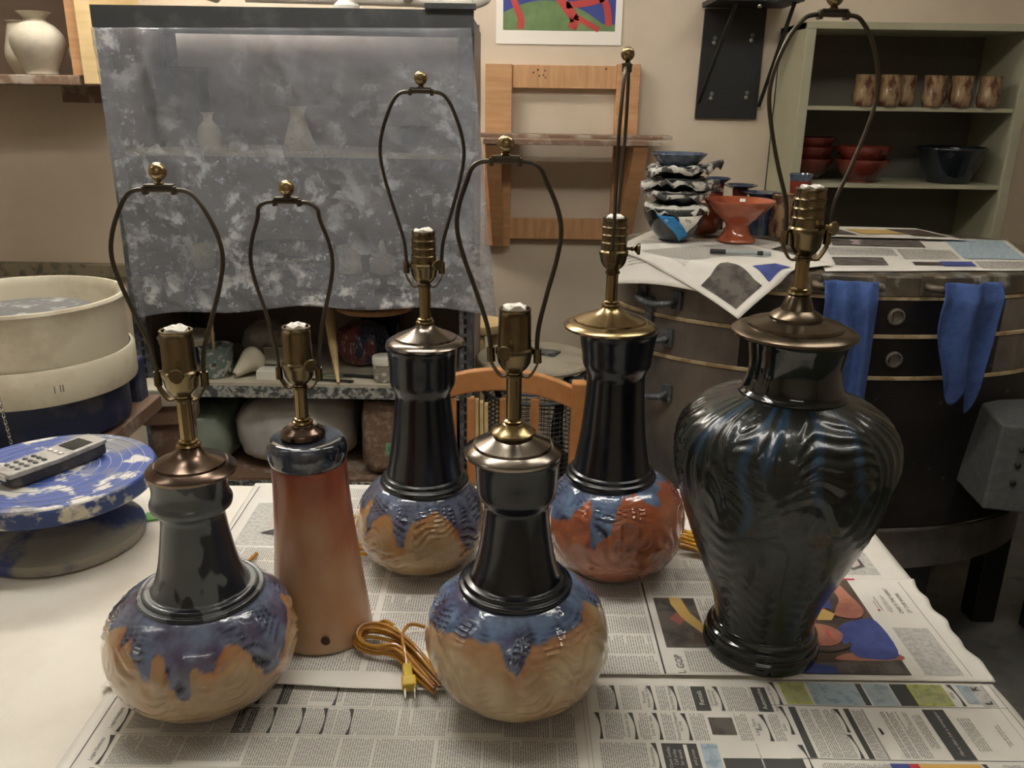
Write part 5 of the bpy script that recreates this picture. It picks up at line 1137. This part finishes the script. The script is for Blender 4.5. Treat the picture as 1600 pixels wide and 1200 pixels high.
pot('round_pot', [(.03, 0), (.05, .01), (.066, .04), (.055, .075), (.04, .085), (.045, .095), (.04, .095)], (.563, 2.61, KT), m_orange, 'round orange pot half hidden behind the footed bowl', 'pot', SG, 40, 3)
pot('tumbler', [(.024, 0), (.030, .004), (.034, .03), (.028, .07), (.030, .10), (.034, .122), (.031, .122), (.026, .07), (.0005, .02)], (.786, 2.56, KT), m_mug, 'brown waisted tumbler between the footed bowl and the red cup', 'tumbler', SG, 40, 3)
t = thing('red_cup', 'tall red cup with blue-grey rim behind the dark vase lamp harp', 'cup', (.845, 2.60, KT))
MB().lathe([(.028, 0), (.032, .004), (.034, .06), (.029, .13), (.031, .165), (.027, .165), (.0005, .02)], 40).build('body', m_red, t); MB().lathe([(.031, .162), (.034, .175), (.037, .180), (.033, .181), (.027, .165)], 40).build('rim', m_bluerim, t)
t = thing('marker_pen', 'grey marker pen with dark cap on the kiln newspaper', 'pen', (.60, 2.24, KT + .006), R(-10)); MB().tube([(-.05, 0, 0), (.07, 0, 0)], .0055, 10).build('barrel', M('pen_grey', srgb(150, 160, 164), rough=.4), t); MB().tube([(-.085, 0, 0), (-.045, 0, 0)], .0062, 10).build('cap', m_black, t); MB().tube([(.035, 0, 0), (.05, 0, 0)], .0059, 10).build('band', m_black, t)

# ------------------------------------------------------------------ chair, stools and slats behind the table
t = thing('dining_chair', 'honey-coloured wooden chair with arched top rail behind the table', 'chair', (-.03, 1.86, 0))
def rail(u, v, y):
    x = -.182 + .364 * u; return (x, y + .02 * (1 - (2 * u - 1) ** 2), .842 - .026 + .055 * (1 - (2 * u - 1) ** 2) ** 1.0 * .75 + v * .052 + .0 * u)
mb = MB(); n = 24
for i in range(n + 1):
    u = i / n; mb.v += [rail(u, 0, -.012), rail(u, 1, -.012), rail(u, 1, .012), rail(u, 0, .012)]
for i in range(n):
    for k in range(4): mb.f.append((i * 4 + k, i * 4 + (k + 1) % 4, (i + 1) * 4 + (k + 1) % 4, (i + 1) * 4 + k)); mb.mi.append(0)
mb.f += [(3, 2, 1, 0), (n * 4, n * 4 + 1, n * 4 + 2, n * 4 + 3)]; mb.mi += [0, 0]
mb.build('top_rail', m_chair, t, smooth=False, bevel=.004)
for sx in (-1, 1): MB().bar((sx * .176, .0, 0), (sx * .184, -.004, .888), .034, .034).build('rear_leg', m_chair, t, smooth=False, bevel=.005)
for x in (-.108, -.064, .012, .084): MB().box((x, .01, .64), (.020, .012, .40)).build('back_slat', m_chair, t, smooth=False, bevel=.003)
MB().box((0, -.20, .45), (.40, .40, .03)).build('seat', m_chair, t, smooth=False, bevel=.008)
for sx in (-1, 1): MB().box((sx * .17, -.37, .217), (.034, .034, .434)).build('front_leg', m_chair, t, smooth=False, bevel=.004)
MB().box((0, .005, .47), (.33, .02, .04)).build('lower_rail', m_chair, t, smooth=False, bevel=.003)

t = thing('wire_stool', 'black wire-sided stool topped by a round clay-white bat', 'stool', (.064, 2.35, 0))
MB().lathe([(.0001, .780), (.155, .780), (.163, .783), (.166, .790), (.163, .797), (.0001, .7985)], 72).build('seat_disc', m_clay, t)
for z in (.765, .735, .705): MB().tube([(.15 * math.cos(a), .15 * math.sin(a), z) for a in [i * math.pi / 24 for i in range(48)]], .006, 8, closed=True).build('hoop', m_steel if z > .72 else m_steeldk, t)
for k in range(4):
    a = R(35 + 90 * k); MB().tube(spline([(.15 * math.cos(a), .15 * math.sin(a), .775), (.10 * math.cos(a), .10 * math.sin(a), .60), (.13 * math.cos(a), .13 * math.sin(a), .30), (.17 * math.cos(a), .17 * math.sin(a), .0)], 6), .009, 8).build('leg', m_black, t)
mb = MB()
for z in [.42 + .014 * i for i in range(20)]: mb.tube([(.142 * math.cos(a), .142 * math.sin(a), z) for a in [i * math.pi / 16 for i in range(32)]], .0016, 4, closed=True)
for k in range(48): a = 2 * math.pi * k / 48; mb.tube([(.142 * math.cos(a), .142 * math.sin(a), .42), (.142 * math.cos(a), .142 * math.sin(a), .70)], .0014, 4)
mb.build('mesh_side', m_steeldk, t, kind='stuff')
o = thing1(MB().box((0, 0, .003), (.12, .05, .006)), 'metal_scraper', m_steel, 'flat grey metal scraper lying on the round white bat', 'scraper', smooth=False); o.location = (.075, 2.39, .7985); o.rotation_euler.z = R(-25)
t = thing('wooden_stool', 'tan round-topped wooden stool half hidden behind the rack post', 'stool', (-.11, 2.86, 0))
MB().lathe([(.0001, .735), (.075, .735), (.085, .742), (.088, .755), (.085, .768), (.0001, .772)], 48).build('seat', m_woodpale, t)
for k in range(3): a = R(30 + 120 * k); MB().tube([(.05 * math.cos(a), .05 * math.sin(a), .74), (.12 * math.cos(a), .12 * math.sin(a), 0)], .016, 10).build('leg', m_woodpale, t)
for i in range(4):
    o = MB().bar((-.098 + .013 * i, 2.12 + .004 * i, .0), (-.106 + .0125 * i, 2.17, .735 - .006 * i), .0095, .03, side=(1, 0, 0)).build('wood_lath', m_woodpale, smooth=False)
    tag(o, ['first', 'second', 'third', 'fourth'][i] + ' weathered lath from the left, leaning behind the wooden chair', 'lath', 'weathered laths leaning behind the chair')

t = thing('tool_chest', 'dark metal chest standing on the floor at the right edge', 'chest', (1.72, 2.02, 0))
MB().box((0, 0, .30), (.36, .44, .58)).build('body', m_kilnblk, t, smooth=False, bevel=.006)
for z in (.14, .32, .50):
    d = MB().box((0, -.224, z), (.33, .012, .165)).build('drawer', m_kilnblk, t, smooth=False, bevel=.003)
    MB().tube([(-.08, -.23, z + .03), (-.08, -.255, z + .03), (.08, -.255, z + .03), (.08, -.23, z + .03)], .006, 8).build('drawer_pull', m_steel, d)
